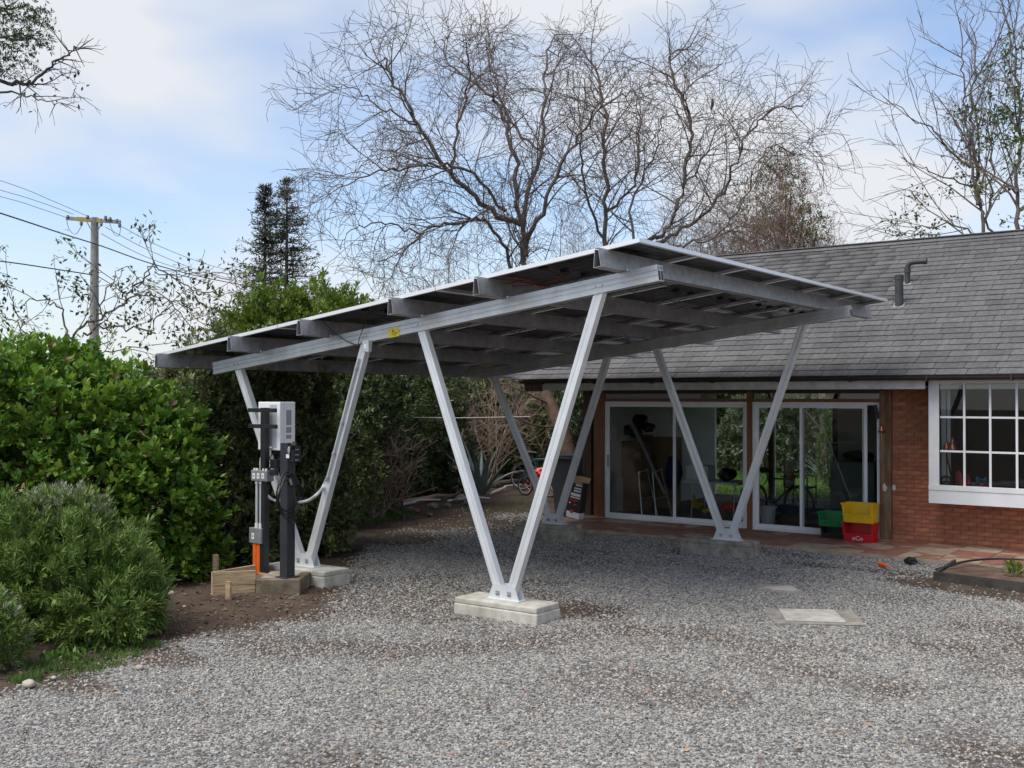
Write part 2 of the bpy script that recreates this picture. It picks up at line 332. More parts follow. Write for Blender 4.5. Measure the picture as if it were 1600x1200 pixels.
material('mixed_tile', (.27, .12, .08), (.38, .29, .20), rough=.8, scale=2.5, detail=8, bump=.2, contrast=(.47, .54), rand=.1)
material('interior_wall', (.70, .72, .73), (.76, .78, .79), rough=.9, scale=2)
material('interior_floor', (.10, .075, .06), (.16, .12, .09), rough=.6, scale=3)
material('interior_ceiling', (.45, .40, .35), (.5, .45, .4), rough=.9, scale=3)
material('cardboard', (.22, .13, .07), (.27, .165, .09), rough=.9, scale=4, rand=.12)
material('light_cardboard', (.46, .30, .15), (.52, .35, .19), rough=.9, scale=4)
material('black_plastic', (.010, .010, .011), rough=.45)
material('black_paint', (.016, .017, .019), (.022, .023, .026), rough=.4, scale=6)
material('slate_paint', (.024, .028, .034), (.032, .037, .044), rough=.42, scale=4)
material('inverter_white', (.82, .83, .83), rough=.35)
material('vent_grey', (.30, .31, .32), rough=.5)
material('seam_grey', (.46, .47, .48), rough=.45)
material('orange_pipe', (.80, .13, .015), (.88, .17, .02), rough=.4, scale=5)
material('conduit_grey', (.42, .45, .45), (.50, .53, .53), rough=.55, scale=5)
material('box_grey', (.20, .22, .235), (.27, .29, .30), rough=.5, metal=.3, scale=10)
material('sticker_white', (.75, .75, .72), rough=.5)
material('sticker_yellow', (.62, .50, .02), rough=.5)
material('ink_black', (.015, .015, .015), rough=.6)
material('cable_red', (.25, .02, .015), rough=.5)
material('crate_red', (.55, .012, .018), rough=.38)
material('crate_yellow', (.72, .46, .01), rough=.38)
material('crate_green', (.01, .20, .055), rough=.38)
material('white_plastic', (.66, .68, .70), rough=.35)
material('bin_grey', (.045, .05, .056), rough=.5)
material('print_red', (.50, .03, .04), rough=.6)
material('print_black', (.018, .016, .018), rough=.55)
material('rubber', (.018, .018, .018), rough=.8)
material('bike_red', (.55, .02, .03), rough=.3)
material('bike_blue', (.02, .10, .16), rough=.3)
material('steel_tube', (.5, .5, .5), rough=.35, metal=.7)
material('table_white', (.68, .68, .66), rough=.5)
material('cabinet_green', (.055, .075, .075), (.075, .095, .095), rough=.5, scale=3)
material('fabric_blue', (.02, .035, .10), rough=.95)
material('fabric_brown', (.06, .045, .038), (.09, .07, .06), rough=.95, scale=5, bump=.3)
material('copper', (.62, .26, .14), rough=.3, metal=.85)
material('weight_red', (.50, .05, .06), rough=.5)
material('weight_blue', (.03, .13, .30), rough=.5)
material('toy_yellow', (.42, .34, .03), rough=.5)
material('pvc_dark', (.028, .029, .031), (.045, .046, .048), rough=.5, scale=8)
material('limestone', (.34, .30, .24), (.48, .44, .37), rough=.9, scale=20, rand=.2)
material('field_stone', (.15, .14, .125), (.26, .245, .22), rough=.9, scale=14, bump=.3, rand=.3)
material('bark_grey', (.095, .073, .063), (.20, .158, .138), rough=.95, scale=9, detail=8, bump=.5)
material('bark_twig', (.085, .062, .055), (.15, .112, .10), rough=.95, scale=2)
material('bark_pink', (.23, .16, .125), (.35, .26, .205), rough=.95, scale=1.5)
material('bark_brown', (.065, .038, .028), (.13, .08, .055), rough=.95, scale=6, detail=7, bump=.5)
material('bark_russet', (.15, .098, .078), (.26, .18, .145), rough=.95, scale=1.5)
material('bark_dark', (.05, .043, .037), (.11, .095, .08), rough=.95, scale=8)
material('pole_concrete', (.24, .23, .21), (.34, .33, .31), rough=.9, scale=5)
material('pole_yellow', (.33, .25, .04), (.40, .33, .12), rough=.8, scale=5)
material('insulator', (.14, .12, .13), rough=.3)
material('wire_black', (.03, .03, .032), rough=.6)
material('wire_grey', (.22, .24, .27), rough=.6)
material('leaf_bright', (.078, .175, .018), (.145, .27, .034), rough=.42, scale=1.6, island=.35, trans=.22)
material('leaf_new', (.16, .29, .03), (.24, .38, .05), rough=.45, scale=1.5, island=.2, trans=.3)
material('leaf_bush', (.088, .165, .026), (.16, .25, .052), rough=.6, scale=2.5, island=.4, trans=.15)
material('leaf_silver', (.19, .23, .13), (.30, .33, .23), rough=.75, scale=2.5, island=.3, trans=.1)
material('leaf_dark', (.054, .082, .034), (.11, .15, .058), rough=.5, scale=.8, island=.5, trans=.12)
material('leaf_mid', (.068, .11, .028), (.13, .18, .055), rough=.55, scale=.8, island=.45, trans=.2)
material('leaf_olive', (.15, .17, .06), (.26, .28, .115), rough=.6, scale=.8, island=.4, trans=.2)
material('leaf_lime', (.10, .17, .02), (.17, .25, .035), rough=.55, scale=.7, island=.3, trans=.3)
material('leaf_sparse', (.07, .095, .035), (.12, .14, .06), rough=.55, scale=.8, island=.5, trans=.15)
material('leaf_conifer', (.05, .058, .038), (.095, .10, .066), rough=.8, scale=.5, island=.5)
material('leaf_rusty', (.26, .16, .095), (.38, .25, .16), rough=.8, scale=.6, island=.4, trans=.1)
material('leaf_litter', (.07, .045, .028), (.16, .11, .065), rough=.9, scale=4, island=.5)
material('agave', (.16, .22, .20), (.26, .32, .28), rough=.55, scale=3, stretch=(1, 1, 1))
material('grass_blade', (.055, .12, .018), (.11, .19, .035), rough=.6, scale=2, island=.35, trans=.25)
material('orange_cap', (.80, .10, .02), rough=.5)
material('bead_light', (.6, .6, .6), rough=.5)
glass('window_glass', (.93, .95, .94), 1.45)
glass('bay_glass', (.88, .90, .89), 1.45)
glass('panel_glass_clear', (.5, .5, .5), 1.4)

# solar cell: dark cells with fine pale lines (flat print inside the glass)
m = bpy.data.materials.new('solar_cell'); m.use_nodes = True; t = m.node_tree; b = t.nodes['Principled BSDF']; mats['solar_cell'] = m
tcn = N(t, 'ShaderNodeTexCoord'); sp = N(t, 'ShaderNodeSeparateXYZ'); L(t, tcn.outputs['UV'], sp.inputs[0])
def lines(sock, period, width, off=0.0):
    a = N(t, 'ShaderNodeMath', operation='MULTIPLY_ADD'); a.inputs[1].default_value = 1/period; a.inputs[2].default_value = off; L(t, sock, a.inputs[0])
    f_ = N(t, 'ShaderNodeMath', operation='FRACT'); L(t, a.outputs[0], f_.inputs[0]); g_ = N(t, 'ShaderNodeMath', operation='LESS_THAN'); g_.inputs[1].default_value = width/period; L(t, f_.outputs[0], g_.inputs[0]); return g_.outputs[0]
mxx = N(t, 'ShaderNodeMath', operation='MAXIMUM'); L(t, lines(sp.outputs[0], .0925, .005), mxx.inputs[0]); L(t, lines(sp.outputs[1], .1845, .006), mxx.inputs[1])
mc = N(t, 'ShaderNodeMix', data_type='RGBA'); mc.inputs[6].default_value = (.005, .0055, .008, 1); mc.inputs[7].default_value = (.20, .20, .21, 1); L(t, mxx.outputs[0], mc.inputs[0])
m2 = N(t, 'ShaderNodeMix', data_type='RGBA'); m2.inputs[0].default_value = .3; bus = lines(sp.outputs[1], .0185, .0016)
mul = N(t, 'ShaderNodeMath', operation='MULTIPLY'); mul.inputs[1].default_value = .10; L(t, bus, mul.inputs[0]); L(t, mul.outputs[0], m2.inputs[0]); L(t, mc.outputs[2], m2.inputs[6]); m2.inputs[7].default_value = (.12, .12, .13, 1)
L(t, m2.outputs[2], b.inputs['Base Color']); b.inputs['Roughness'].default_value = .2; b.inputs['Specular IOR Level'].default_value = .12

# ------------------------------------------------------------------ ground
def G(px, py, z=0): return P(px, py, Z=z)
earth_edge = [G(-260, 1150), G(0, 1075), G(130, 1035), G(250, 1000), G(330, 985), G(500, 955), G(528, 925), G(545, 880), G(590, 838), G(660, 818), G(700, 800), G(740, 775), G(790, 770)]
poly = np.array([p[:2] for p in earth_edge]+[[-11.2, 18.5], [-10.4, 15.6], [6, 15.6], [8, -3], [-4, -3]])
def inside(x, y, pg):
    c = np.zeros(np.shape(x), bool); n = len(pg); j = n-1
    for i in range(n):
        xi, yi = pg[i]; xj, yj = pg[j]
        with np.errstate(divide='ignore', invalid='ignore'):
            c ^= ((yi > y) != (yj > y)) & (x < (xj-xi)*(y-yi)/(yj-yi+1e-12)+xi)
        j = i
    return c
def seg_dist(x, y, pg, closed=False):
    dmin = np.full(np.shape(x), 1e9)
    for i in range(len(pg)-(0 if closed else 1)):
        a = pg[i]; b = pg[(i+1) % len(pg)]; ab = b-a; tt = np.clip(((x-a[0])*ab[0]+(y-a[1])*ab[1])/(ab@ab), 0, 1)
        dmin = np.minimum(dmin, np.hypot(x-a[0]-tt*ab[0], y-a[1]-tt*ab[1]))
    return dmin
muds = [  # (centre, rx, ry, strength) brown patches where soil shows
    (G(390, 950), .95, .55, 1.0), (G(330, 975), .7, .5, .9), (G(455, 945), .5, .3, .8), (G(905, 955), .50, .45, .85), (G(740, 985), 1.0, .4, .40), (G(690, 942), .30, .25, .6), (G(1010, 1075), 1.1, .6, .42), (G(1190, 1035), .9, .5, .36), (G(1020, 1000), .8, .4, .40), (G(880, 1010), 1.0, .5, .35),
    (G(1350, 890), 1.1, .28, .75), (G(1490, 915), .9, .45, 1.0), (G(1560, 925), .9, .4, 1.0), (G(1240, 867), .9, .22, .55), (G(1010, 850), .8, .25, .4), (G(900, 860), .8, .4, .5), (G(600, 838), 1.3, .9, .95), (G(700, 812), 2.4, 1.6, 1.0), (G(700, 860), .9, .5, .35), (G(760, 822), 1.5, .9, .8), (G(650, 850), 1.0, .5, .5), (G(560, 880), .5, .4, .5), (G(800, 790), 2.2, 2.4, .95), (G(1080, 865), .5, .3, .5), (G(240, 1020), .6, .3, .6), (G(90, 1060), .7, .25, .6)]
tracks = [np.array([G(*p)[:2] for p in t_]) for t_ in (((450, 1010), (640, 1010), (820, 1000), (960, 985), (1120, 1000), (1330, 1060)), ((520, 1150), (760, 1100), (1000, 1090), (1230, 1110)), ((760, 860), (900, 880), (1060, 880), (1230, 900)))]
def mudf(x, y):
    o = np.zeros(np.shape(x))
    nn = noise2(x, y, 3, 4, 1.6)-.5; n2 = noise2(x, y, 9, 3, .45)
    for c, rx, ry, st in muds:
        q = np.hypot((x-c[0])/rx, (y-c[1])/ry)+nn*1.1; o = np.maximum(o, st*np.clip(1.6-1.1*q, 0, 1))
    for tr_, ts_ in zip(tracks, (.50, .30, .5)): q = seg_dist(x, y, tr_)/.6+nn*1.9; o = np.maximum(o, ts_*np.clip(1.3-1.0*q, 0, 1))
    o = np.maximum(o, np.clip((n2-.52)*4, 0, .5))
    ins = inside(x, y, poly); dd = seg_dist(x, y, poly[:len(earth_edge)])
    edge = np.where(ins, np.clip(.75-(dd+nn*.5)/.55, 0, 1), np.clip(.75+(dd+nn*.5)/.4, 0, 1)); return np.clip(np.maximum(o, edge), 0, 1)
lawn_poly = np.array([[-16, 21.6], [-17, 34], [0, 36], [12, 34], [12, 21.6]])
def axisc(fine0, fine1, step, lo, hi):
    a = list(np.arange(fine0, fine1, step)); s_ = step; x = fine1
    while x < hi: a.append(x); s_ *= 1.35; x += s_
    a.append(hi); s_ = step; x = fine0-step; pre = []
    while x > lo: pre.append(x); s_ *= 1.35; x -= s_
    return np.array(pre[::-1] and [lo]+pre[::-1]+a)
xs = axisc(-16, 2.5, .09, -600, 600); ys = axisc(2.2, 19, .09, -200, 900)
XX, YY = np.meshgrid(xs, ys, indexing='ij')
def gz(x, y):
    z = (noise2(x, y, 5, 3, .8)-.5)*.05+(noise2(x, y, 8, 2, 4)-.5)*.012
    m_ = mudf(x, y); z = z-m_*.015
    for cx, cy, h_, s_ in ((-8.9, 8.3, .07, .9), (-9.1, 7.3, .05, .7)): z = z+h_*np.exp(-((x-cx)**2+(y-cy)**2)/s_**2)
    z = z+.015*np.clip((-x-10.5)/4, 0, 1)*noise2(x, y, 11, 2, .6)
    return np.where((x > -40) & (x < 20) & (y > -5) & (y < 40), z, 0)
Zg = gz(XX, YY)
in_house = (XX > -9.9) & (XX < 6) & (YY > 14.2) & (YY < 21.4); Zg = np.where(in_house, -.08, Zg)
Vt = np.stack([XX, YY, Zg], -1).reshape(-1, 3); nx, ny = XX.shape
ii, jj = np.meshgrid(np.arange(nx-1), np.arange(ny-1), indexing='ij'); q0 = (ii*ny+jj).ravel(); Ft = np.stack([q0, q0+ny, q0+ny+1, q0+1], -1)
gm = mesh_np('ground', Vt, Ft); mud = mudf(XX, YY); lawn = np.clip((inside(XX, YY, lawn_poly)*1.0), 0, 1)
at = gm.attributes.new('mud', 'FLOAT', 'POINT'); at.data.foreach_set('value', mud.ravel().astype(np.float32))
at = gm.attributes.new('lawn', 'FLOAT', 'POINT'); at.data.foreach_set('value', lawn.ravel().astype(np.float32))
gm.polygons.foreach_set('use_smooth', [True]*len(gm.polygons))
ground = setp(link('ground', gm), kind='structure')
m = bpy.data.materials.new('ground_soil'); m.use_nodes = True; t = m.node_tree; b = t.nodes['Principled BSDF']; b.inputs['Roughness'].default_value = .95; b.inputs['Specular IOR Level'].default_value = .2
co = N(t, 'ShaderNodeTexCoord')
def noise(scale, detail=5, rough=.6):
    n_ = N(t, 'ShaderNodeTexNoise'); n_.inputs['Scale'].default_value = scale; n_.inputs['Detail'].default_value = detail; n_.inputs['Roughness'].default_value = rough; L(t, co.outputs['Object'], n_.inputs[0]); return n_.outputs[0]
def ramp(sock, stops):
    r_ = N(t, 'ShaderNodeValToRGB'); e = r_.color_ramp.elements
    while len(e) < len(stops): e.new(.5)
    for k, (ps, c) in enumerate(stops): e[k].position = ps; e[k].color = (*c, 1)
    L(t, sock, r_.inputs[0]); return r_.outputs[0]
vo = N(t, 'ShaderNodeTexVoronoi'); vo.inputs['Scale'].default_value = 42; L(t, co.outputs['Object'], vo.inputs[0]); vc = N(t, 'ShaderNodeSeparateColor'); L(t, vo.outputs['Color'], vc.inputs[0])
peb = ramp(vc.outputs[0], [(0, (.10, .098, .095)), (.35, (.20, .197, .19)), (.7, (.30, .295, .285)), (.93, (.42, .41, .39))])
soil = ramp(noise(3.2, 9), [(.25, (.052, .036, .027)), (.5, (.085, .060, .044)), (.78, (.135, .10, .075))])
grass = ramp(noise(2.2, 8), [(.3, (.055, .12, .018)), (.7, (.11, .19, .03))])
am = N(t, 'ShaderNodeAttribute', attribute_name='mud'); al = N(t, 'ShaderNodeAttribute', attribute_name='lawn')
ad = N(t, 'ShaderNodeMath', operation='ADD'); L(t, am.outputs['Fac'], ad.inputs[0])
sb = N(t, 'ShaderNodeMath', operation='MULTIPLY_ADD'); sb.inputs[1].default_value = .9; sb.inputs[2].default_value = -.45; L(t, noise(14, 6), sb.inputs[0]); L(t, sb.outputs[0], ad.inputs[1])
mr = N(t, 'ShaderNodeMapRange'); mr.inputs['From Min'].default_value = .22; mr.inputs['From Max'].default_value = .55; L(t, ad.outputs[0], mr.inputs[0])
mg = N(t, 'ShaderNodeMix', data_type='RGBA'); L(t, mr.outputs[0], mg.inputs[0]); L(t, peb, mg.inputs[6]); L(t, soil, mg.inputs[7])
ml = N(t, 'ShaderNodeMix', data_type='RGBA'); L(t, al.outputs['Fac'], ml.inputs[0]); L(t, mg.outputs[2], ml.inputs[6]); L(t, grass, ml.inputs[7]); L(t, ml.outputs[2], b.inputs['Base Color'])
bp = N(t, 'ShaderNodeBump'); bp.inputs['Strength'].default_value = .8; bp.inputs['Distance'].default_value = .012
hsum = N(t, 'ShaderNodeMath', operation='MULTIPLY_ADD'); hsum.inputs[1].default_value = -1.2; L(t, vo.outputs['Distance'], hsum.inputs[0]); L(t, noise(30, 8), hsum.inputs[2]); L(t, hsum.outputs[0], bp.inputs['Height']); L(t, bp.outputs[0], b.inputs['Normal'])
gm.materials.append(m)

# gravel: loose stones scattered over the drive (geometry nodes)
m = bpy.data.materials.new('gravel_stone'); m.use_nodes = True; t = m.node_tree; b = t.nodes['Principled BSDF']; b.inputs['Roughness'].default_value = .85
oi = N(t, 'ShaderNodeObjectInfo'); r_ = N(t, 'ShaderNodeValToRGB'); r_.color_ramp.interpolation = 'LINEAR'
st = [(0, (.075, .071, .066)), (.2, (.135, .13, .122)), (.42, (.21, .203, .19)), (.62, (.285, .275, .255)), (.8, (.37, .352, .318)), (.9, (.29, .24, .185)), (1, (.52, .49, .44))]
e = r_.color_ramp.elements
while len(e) < len(st): e.new(.5)
for k, (ps, c) in enumerate(st): e[k].position = ps; e[k].color = (*c, 1)
L(t, oi.outputs['Random'], r_.inputs[0]); L(t, r_.outputs[0], b.inputs['Base Color']); gravel_mat = m
def gravel_patch(x0, x1, y0, y1, step):
    gx = np.arange(x0, x1+.001, step); gy = np.arange(y0, y1+.001, step); GX, GY = np.meshgrid(gx, gy, indexing='ij'); n1, n2 = GX.shape
    md = mudf(GX, GY); ins = inside(GX, GY, poly); d_ = GX*Fw[0]+GY*Fw[1]; lat = np.abs(GX*RR[0]+GY*RR[1])
    den = np.clip(1.08-md*1.15, .03, 1)*np.where(ins, 1, .03)
    vis = (d_ > 4.6) & (lat < d_*.60+.9) & (d_ < 24) & ~((GX > -9.9) & (GY > 14.05)); den = den*vis*np.clip(1.25-(d_-7)*.055, .35, 1)
    big = np.clip(.85+(d_-7)*.035, .85, 1.5)
    Vv = np.stack([GX, GY, gz(GX, GY)+.001], -1).reshape(-1, 3); a, b_ = np.meshgrid(np.arange(n1-1), np.arange(n2-1), indexing='ij'); q = (a*n2+b_).ravel()
    Fq = np.stack([q, q+n2, q+n2+1, q+1], -1); keep = den.reshape(-1)[Fq].max(1) > .01; me = mesh_np('gravel', Vv, Fq[keep])
    at = me.attributes.new('density', 'FLOAT', 'POINT'); at.data.foreach_set('value', den.ravel().astype(np.float32))
    at = me.attributes.new('size', 'FLOAT', 'POINT'); at.data.foreach_set('value', big.ravel().astype(np.float32)); return me
gravel = setp(link('gravel', gravel_patch(-14.5, 1.5, 2.4, 16, .1)), 'loose grey gravel stones covering the whole drive around the carport', 'gravel', kind='stuff')
ng = bpy.data.node_groups.new('gravel_scatter', 'GeometryNodeTree'); ng.interface.new_socket('Geometry', in_out='INPUT', socket_type='NodeSocketGeometry'); ng.interface.new_socket('Geometry', in_out='OUTPUT', socket_type='NodeSocketGeometry')
gi = N(ng, 'NodeGroupInput'); go = N(ng, 'NodeGroupOutput')
dp = N(ng, 'GeometryNodeDistributePointsOnFaces'); dp.distribute_method = 'RANDOM'
na = N(ng, 'GeometryNodeInputNamedAttribute', data_type='FLOAT'); na.inputs['Name'].default_value = 'density'; mm = N(ng, 'ShaderNodeMath', operation='MULTIPLY'); mm.inputs[1].default_value = 2500
L(ng, na.outputs[0], mm.inputs[0]); L(ng, gi.outputs[0], dp.inputs['Mesh']); L(ng, mm.outputs[0], dp.inputs['Density'])
g2i = N(ng, 'GeometryNodeGeometryToInstance')
for k in range(4):
    ic = N(ng, 'GeometryNodeMeshIcoSphere'); ic.inputs['Radius'].default_value = 1; ic.inputs['Subdivisions'].default_value = 1
    rv = N(ng, 'FunctionNodeRandomValue', data_type='FLOAT_VECTOR'); rv.inputs[0].default_value = (-.3, -.3, -.3); rv.inputs[1].default_value = (.3, .3, .3); rv.inputs['Seed'].default_value = k+3
    spn = N(ng, 'GeometryNodeSetPosition'); L(ng, ic.outputs[0], spn.inputs[0]); L(ng, rv.outputs[0], spn.inputs['Offset']); L(ng, spn.outputs[0], g2i.inputs[0])
ip = N(ng, 'GeometryNodeInstanceOnPoints'); ip.inputs['Pick Instance'].default_value = True; L(ng, dp.outputs[0], ip.inputs[0]); L(ng, g2i.outputs[0], ip.inputs['Instance'])
ri = N(ng, 'FunctionNodeRandomValue', data_type='INT'); ri.inputs[4].default_value = 0; ri.inputs[5].default_value = 3; L(ng, ri.outputs[2], ip.inputs['Instance Index'])
rr_ = N(ng, 'FunctionNodeRandomValue', data_type='FLOAT_VECTOR'); rr_.inputs[0].default_value = (-.35, -.35, 0); rr_.inputs[1].default_value = (.35, .35, 6.28); L(ng, rr_.outputs[0], ip.inputs['Rotation'])
rs = N(ng, 'FunctionNodeRandomValue', data_type='FLOAT_VECTOR'); rs.inputs[0].default_value = (.007, .006, .0045); rs.inputs[1].default_value = (.0185, .015, .0115)
sz = N(ng, 'GeometryNodeInputNamedAttribute', data_type='FLOAT'); sz.inputs['Name'].default_value = 'size'
vm = N(ng, 'ShaderNodeVectorMath', operation='SCALE'); L(ng, rs.outputs[0], vm.inputs[0]); L(ng, sz.outputs[0], vm.inputs['Scale']); L(ng, vm.outputs[0], ip.inputs['Scale'])
smn = N(ng, 'GeometryNodeSetMaterial'); smn.inputs['Material'].default_value = gravel_mat; L(ng, ip.outputs[0], smn.inputs[0]); L(ng, smn.outputs[0], go.inputs[0])
md_ = gravel.modifiers.new('scatter', 'NODES'); md_.node_group = ng; gravel.data.materials.append(gravel_mat)

# ------------------------------------------------------------------ solar carport
Tt = R(7.01); XC, YC, ZC = -4.483, 7.92, 3.428; LX, LY = 6.851, 6.80
ca = np.array([math.cos(Tt), 0, math.sin(Tt)]); cn = np.array([-math.sin(Tt), 0, math.cos(Tt)]); cy_ = np.array([0, 1.0, 0]); C0 = np.array([XC, YC, ZC])
def SP(s_, y, d): return C0+ca*s_+cy_*y-cn*d
XA, XB = XC-4.374, XC-1.613; YB = (.297, 5.195); SB = (-6.017, .007); DB0, DB1 = .208, .350
cp = Thing('solar_carport', 'aluminium solar carport on V-shaped legs with a tilted roof of dark panels', 'carport', ((XA+XB)/2, YC+2.7, 0))
# solar panels (18), built in local axes u along the slope, v along +Y
pw, pl_ = LX/3-.012, LY/6-.014
fr = MB(); hw, hl = pw/2, pl_/2
for sx in (-1, 1): fr.box((sx*hw-(.011 if sx > 0 else 0), -hl, -.035), (sx*hw+(.011 if sx < 0 else 0), hl, 0)); fr.box((min(sx*hw, sx*(hw-.03)), -hl, -.037), (max(sx*hw, sx*(hw-.03)), hl, -.0345))
for sy in (-1, 1): fr.box((-hw+.012, sy*hl-(.011 if sy > 0 else 0), -.0352), (hw-.012, sy*hl+(.011 if sy < 0 else 0), -.0002)); fr.box((-hw+.031, min(sy*hl, sy*(hl-.03)), -.0372), (hw-.031, max(sy*hl, sy*(hl-.03)), -.0347))
me_f = bpy.data.meshes.new('panel_frame'); me_f.from_pydata(fr.v, [], fr.f); me_f.materials.append(mats['panel_frame'])
ce = MB().box((-hw+.012, -hl+.012, -.0075), (hw-.012, hl-.012, -.0015)); me_c = bpy.data.meshes.new('solar_cells'); me_c.from_pydata(ce.v, [], ce.f); me_c.materials.append(mats['solar_cell'])
uv = me_c.uv_layers.new(name='UVMap')
for lp in me_c.loops: v = me_c.vertices[lp.vertex_index].co; uv.data[lp.index].uv = (v.x+.0463, v.y)
jb = MB().box((-.03, -.03, -.026), (.03, .03, -.0077))
me_j = bpy.data.meshes.new('junction_box'); me_j.from_pydata(jb.v, [], jb.f); me_j.materials.append(mats['junction_black'])
rg = random.Random(4)
cabs = []
for k in range(3):
    cb = MB(); pts = [np.array([.03, -.36, -.02])]
    for q in range(1, 12): a_ = q/12; pts.append(np.array([.03+.42*a_, -.36+.86*a_*(1 if k < 2 else .4), -.04-.05*math.sin(a_*9+k)**2-.02*rg.random()]))
    cb.tube(pts, .004, 4); cb.tube([p_*np.array([-1, -1, 1]) for p_ in pts], .004, 4)
    mj = bpy.data.meshes.new('cable'); mj.from_pydata([tuple(x) for x in cb.v], [], cb.f); mj.materials.append(mats['junction_black']); cabs.append(mj)
M3 = Matrix((tuple(ca), (0, 1, 0), tuple(cn))).transposed()
for i in range(3):
    for j in range(6):
        c = SP(-LX*(i+.5)/3, LY*(j+.5)/6, 0)-cp.loc
        o = link('solar_panel', me_c, cp.o); o.matrix_local = Matrix.Translation(V3(c)) @ M3.to_4x4()
        for nm, me_ in (('frame', me_f), ('cable', cabs[(i*6+j) % 3])): link(nm, me_, o)
        for k in (-1, 0, 1): link('junction_box', me_j, o, (0, k*.36, 0))
# purlins
PUR = (-.35, -1.67, -2.75, -4.06, -5.2, -6.54)
prof = [(0, 0), (.034, 0), (.044, -.167), (-.036, -.167), (-.004, -.012), (.000, -.012), (-.030, -.163), (.039, -.163), (.030, -.004), (0, -.004)]
for s_ in PUR:
    mb = MB().extrude(prof, SP(s_, -.16, .038), SP(s_, LY+.2, .038), ca, cn); cp.part('purlin', mb, 'galvanised')
    bt = MB()
    for yb in YB:
        for e_ in (-.06, .06): bt.cyl(SP(s_+.07, yb+e_, .209), SP(s_+.07, yb+e_, .196), .009, n=6)
        bt.obox(SP(s_+.06, yb, .2035), ca*.035, cy_*.05, cn*.003)
    cp.part('cleat', bt, 'bolt_metal')
# beams: slotted rails
h = DB1-DB0
bp_ = [(-.05, 0), (-.05, -h*.30), (-.044, -h*.33), (-.044, -h*.40), (-.05, -h*.43), (-.05, -h*.62), (-.044, -h*.65), (-.044, -h*.72), (-.05, -h*.75), (-.05, -h), (.05, -h), (.05, -h*.75), (.044, -h*.72), (.044, -h*.65), (.05, -h*.62), (.05, -h*.43), (.044, -h*.40), (.044, -h*.33), (.05, -h*.30), (.05, 0),
       (.034, 0), (.034, -.012), (.044, -.012), (.044, -.04), (.006, -.04), (.006, 0), (-.006, 0), (-.006, -.04), (-.044, -.04), (-.044, -.012), (-.034, -.012), (-.034, 0)]
beams = []
for yb in YB:
    mb = MB().extrude(bp_, SP(SB[0], yb, DB0), SP(SB[1], yb, DB0), cy_, cn); beams.append(cp.part('beam', mb, 'aluminium'))
    # black plates on the cut end, painting the shade inside the hollow rail
    mb = MB()
    for sx in (-1, 1): mb.obox(SP(SB[1], yb+sx*.024, DB0+.092), ca*.0012, cy_*.018, cn*.042)
    cp.part('hollow_shade', mb, 'junction_black')
SL = P(615, 519.5, Y=YC+YB[0]-.0515)
sg = MB().obox(SL+np.array([0, 0, 0]), ca*.075, cy_*.0012, cn*.047); sgo = cp.part('warning_label', sg, 'sticker_yellow', parent=beams[0], label='yellow warning label on the near beam')
sg = MB()
for k in range(3): sg.obox(SL+ca*.015+cn*(-.005-.013*k)-cy_*.0016, ca*(.045-.012*k), cy_*.0004, cn*.0022)
tri = [SL+ca*-.02+cn*.008-cy_*.0018, SL+ca*.01+cn*.008-cy_*.0018, SL+ca*-.005+cn*.036-cy_*.0018]; sg.add(tri, [(0, 1, 2)])
me = build('printed_text', sg, 'ink_black', cp.loc); me.parent = cp.o; me.location = (0, 0, 0)
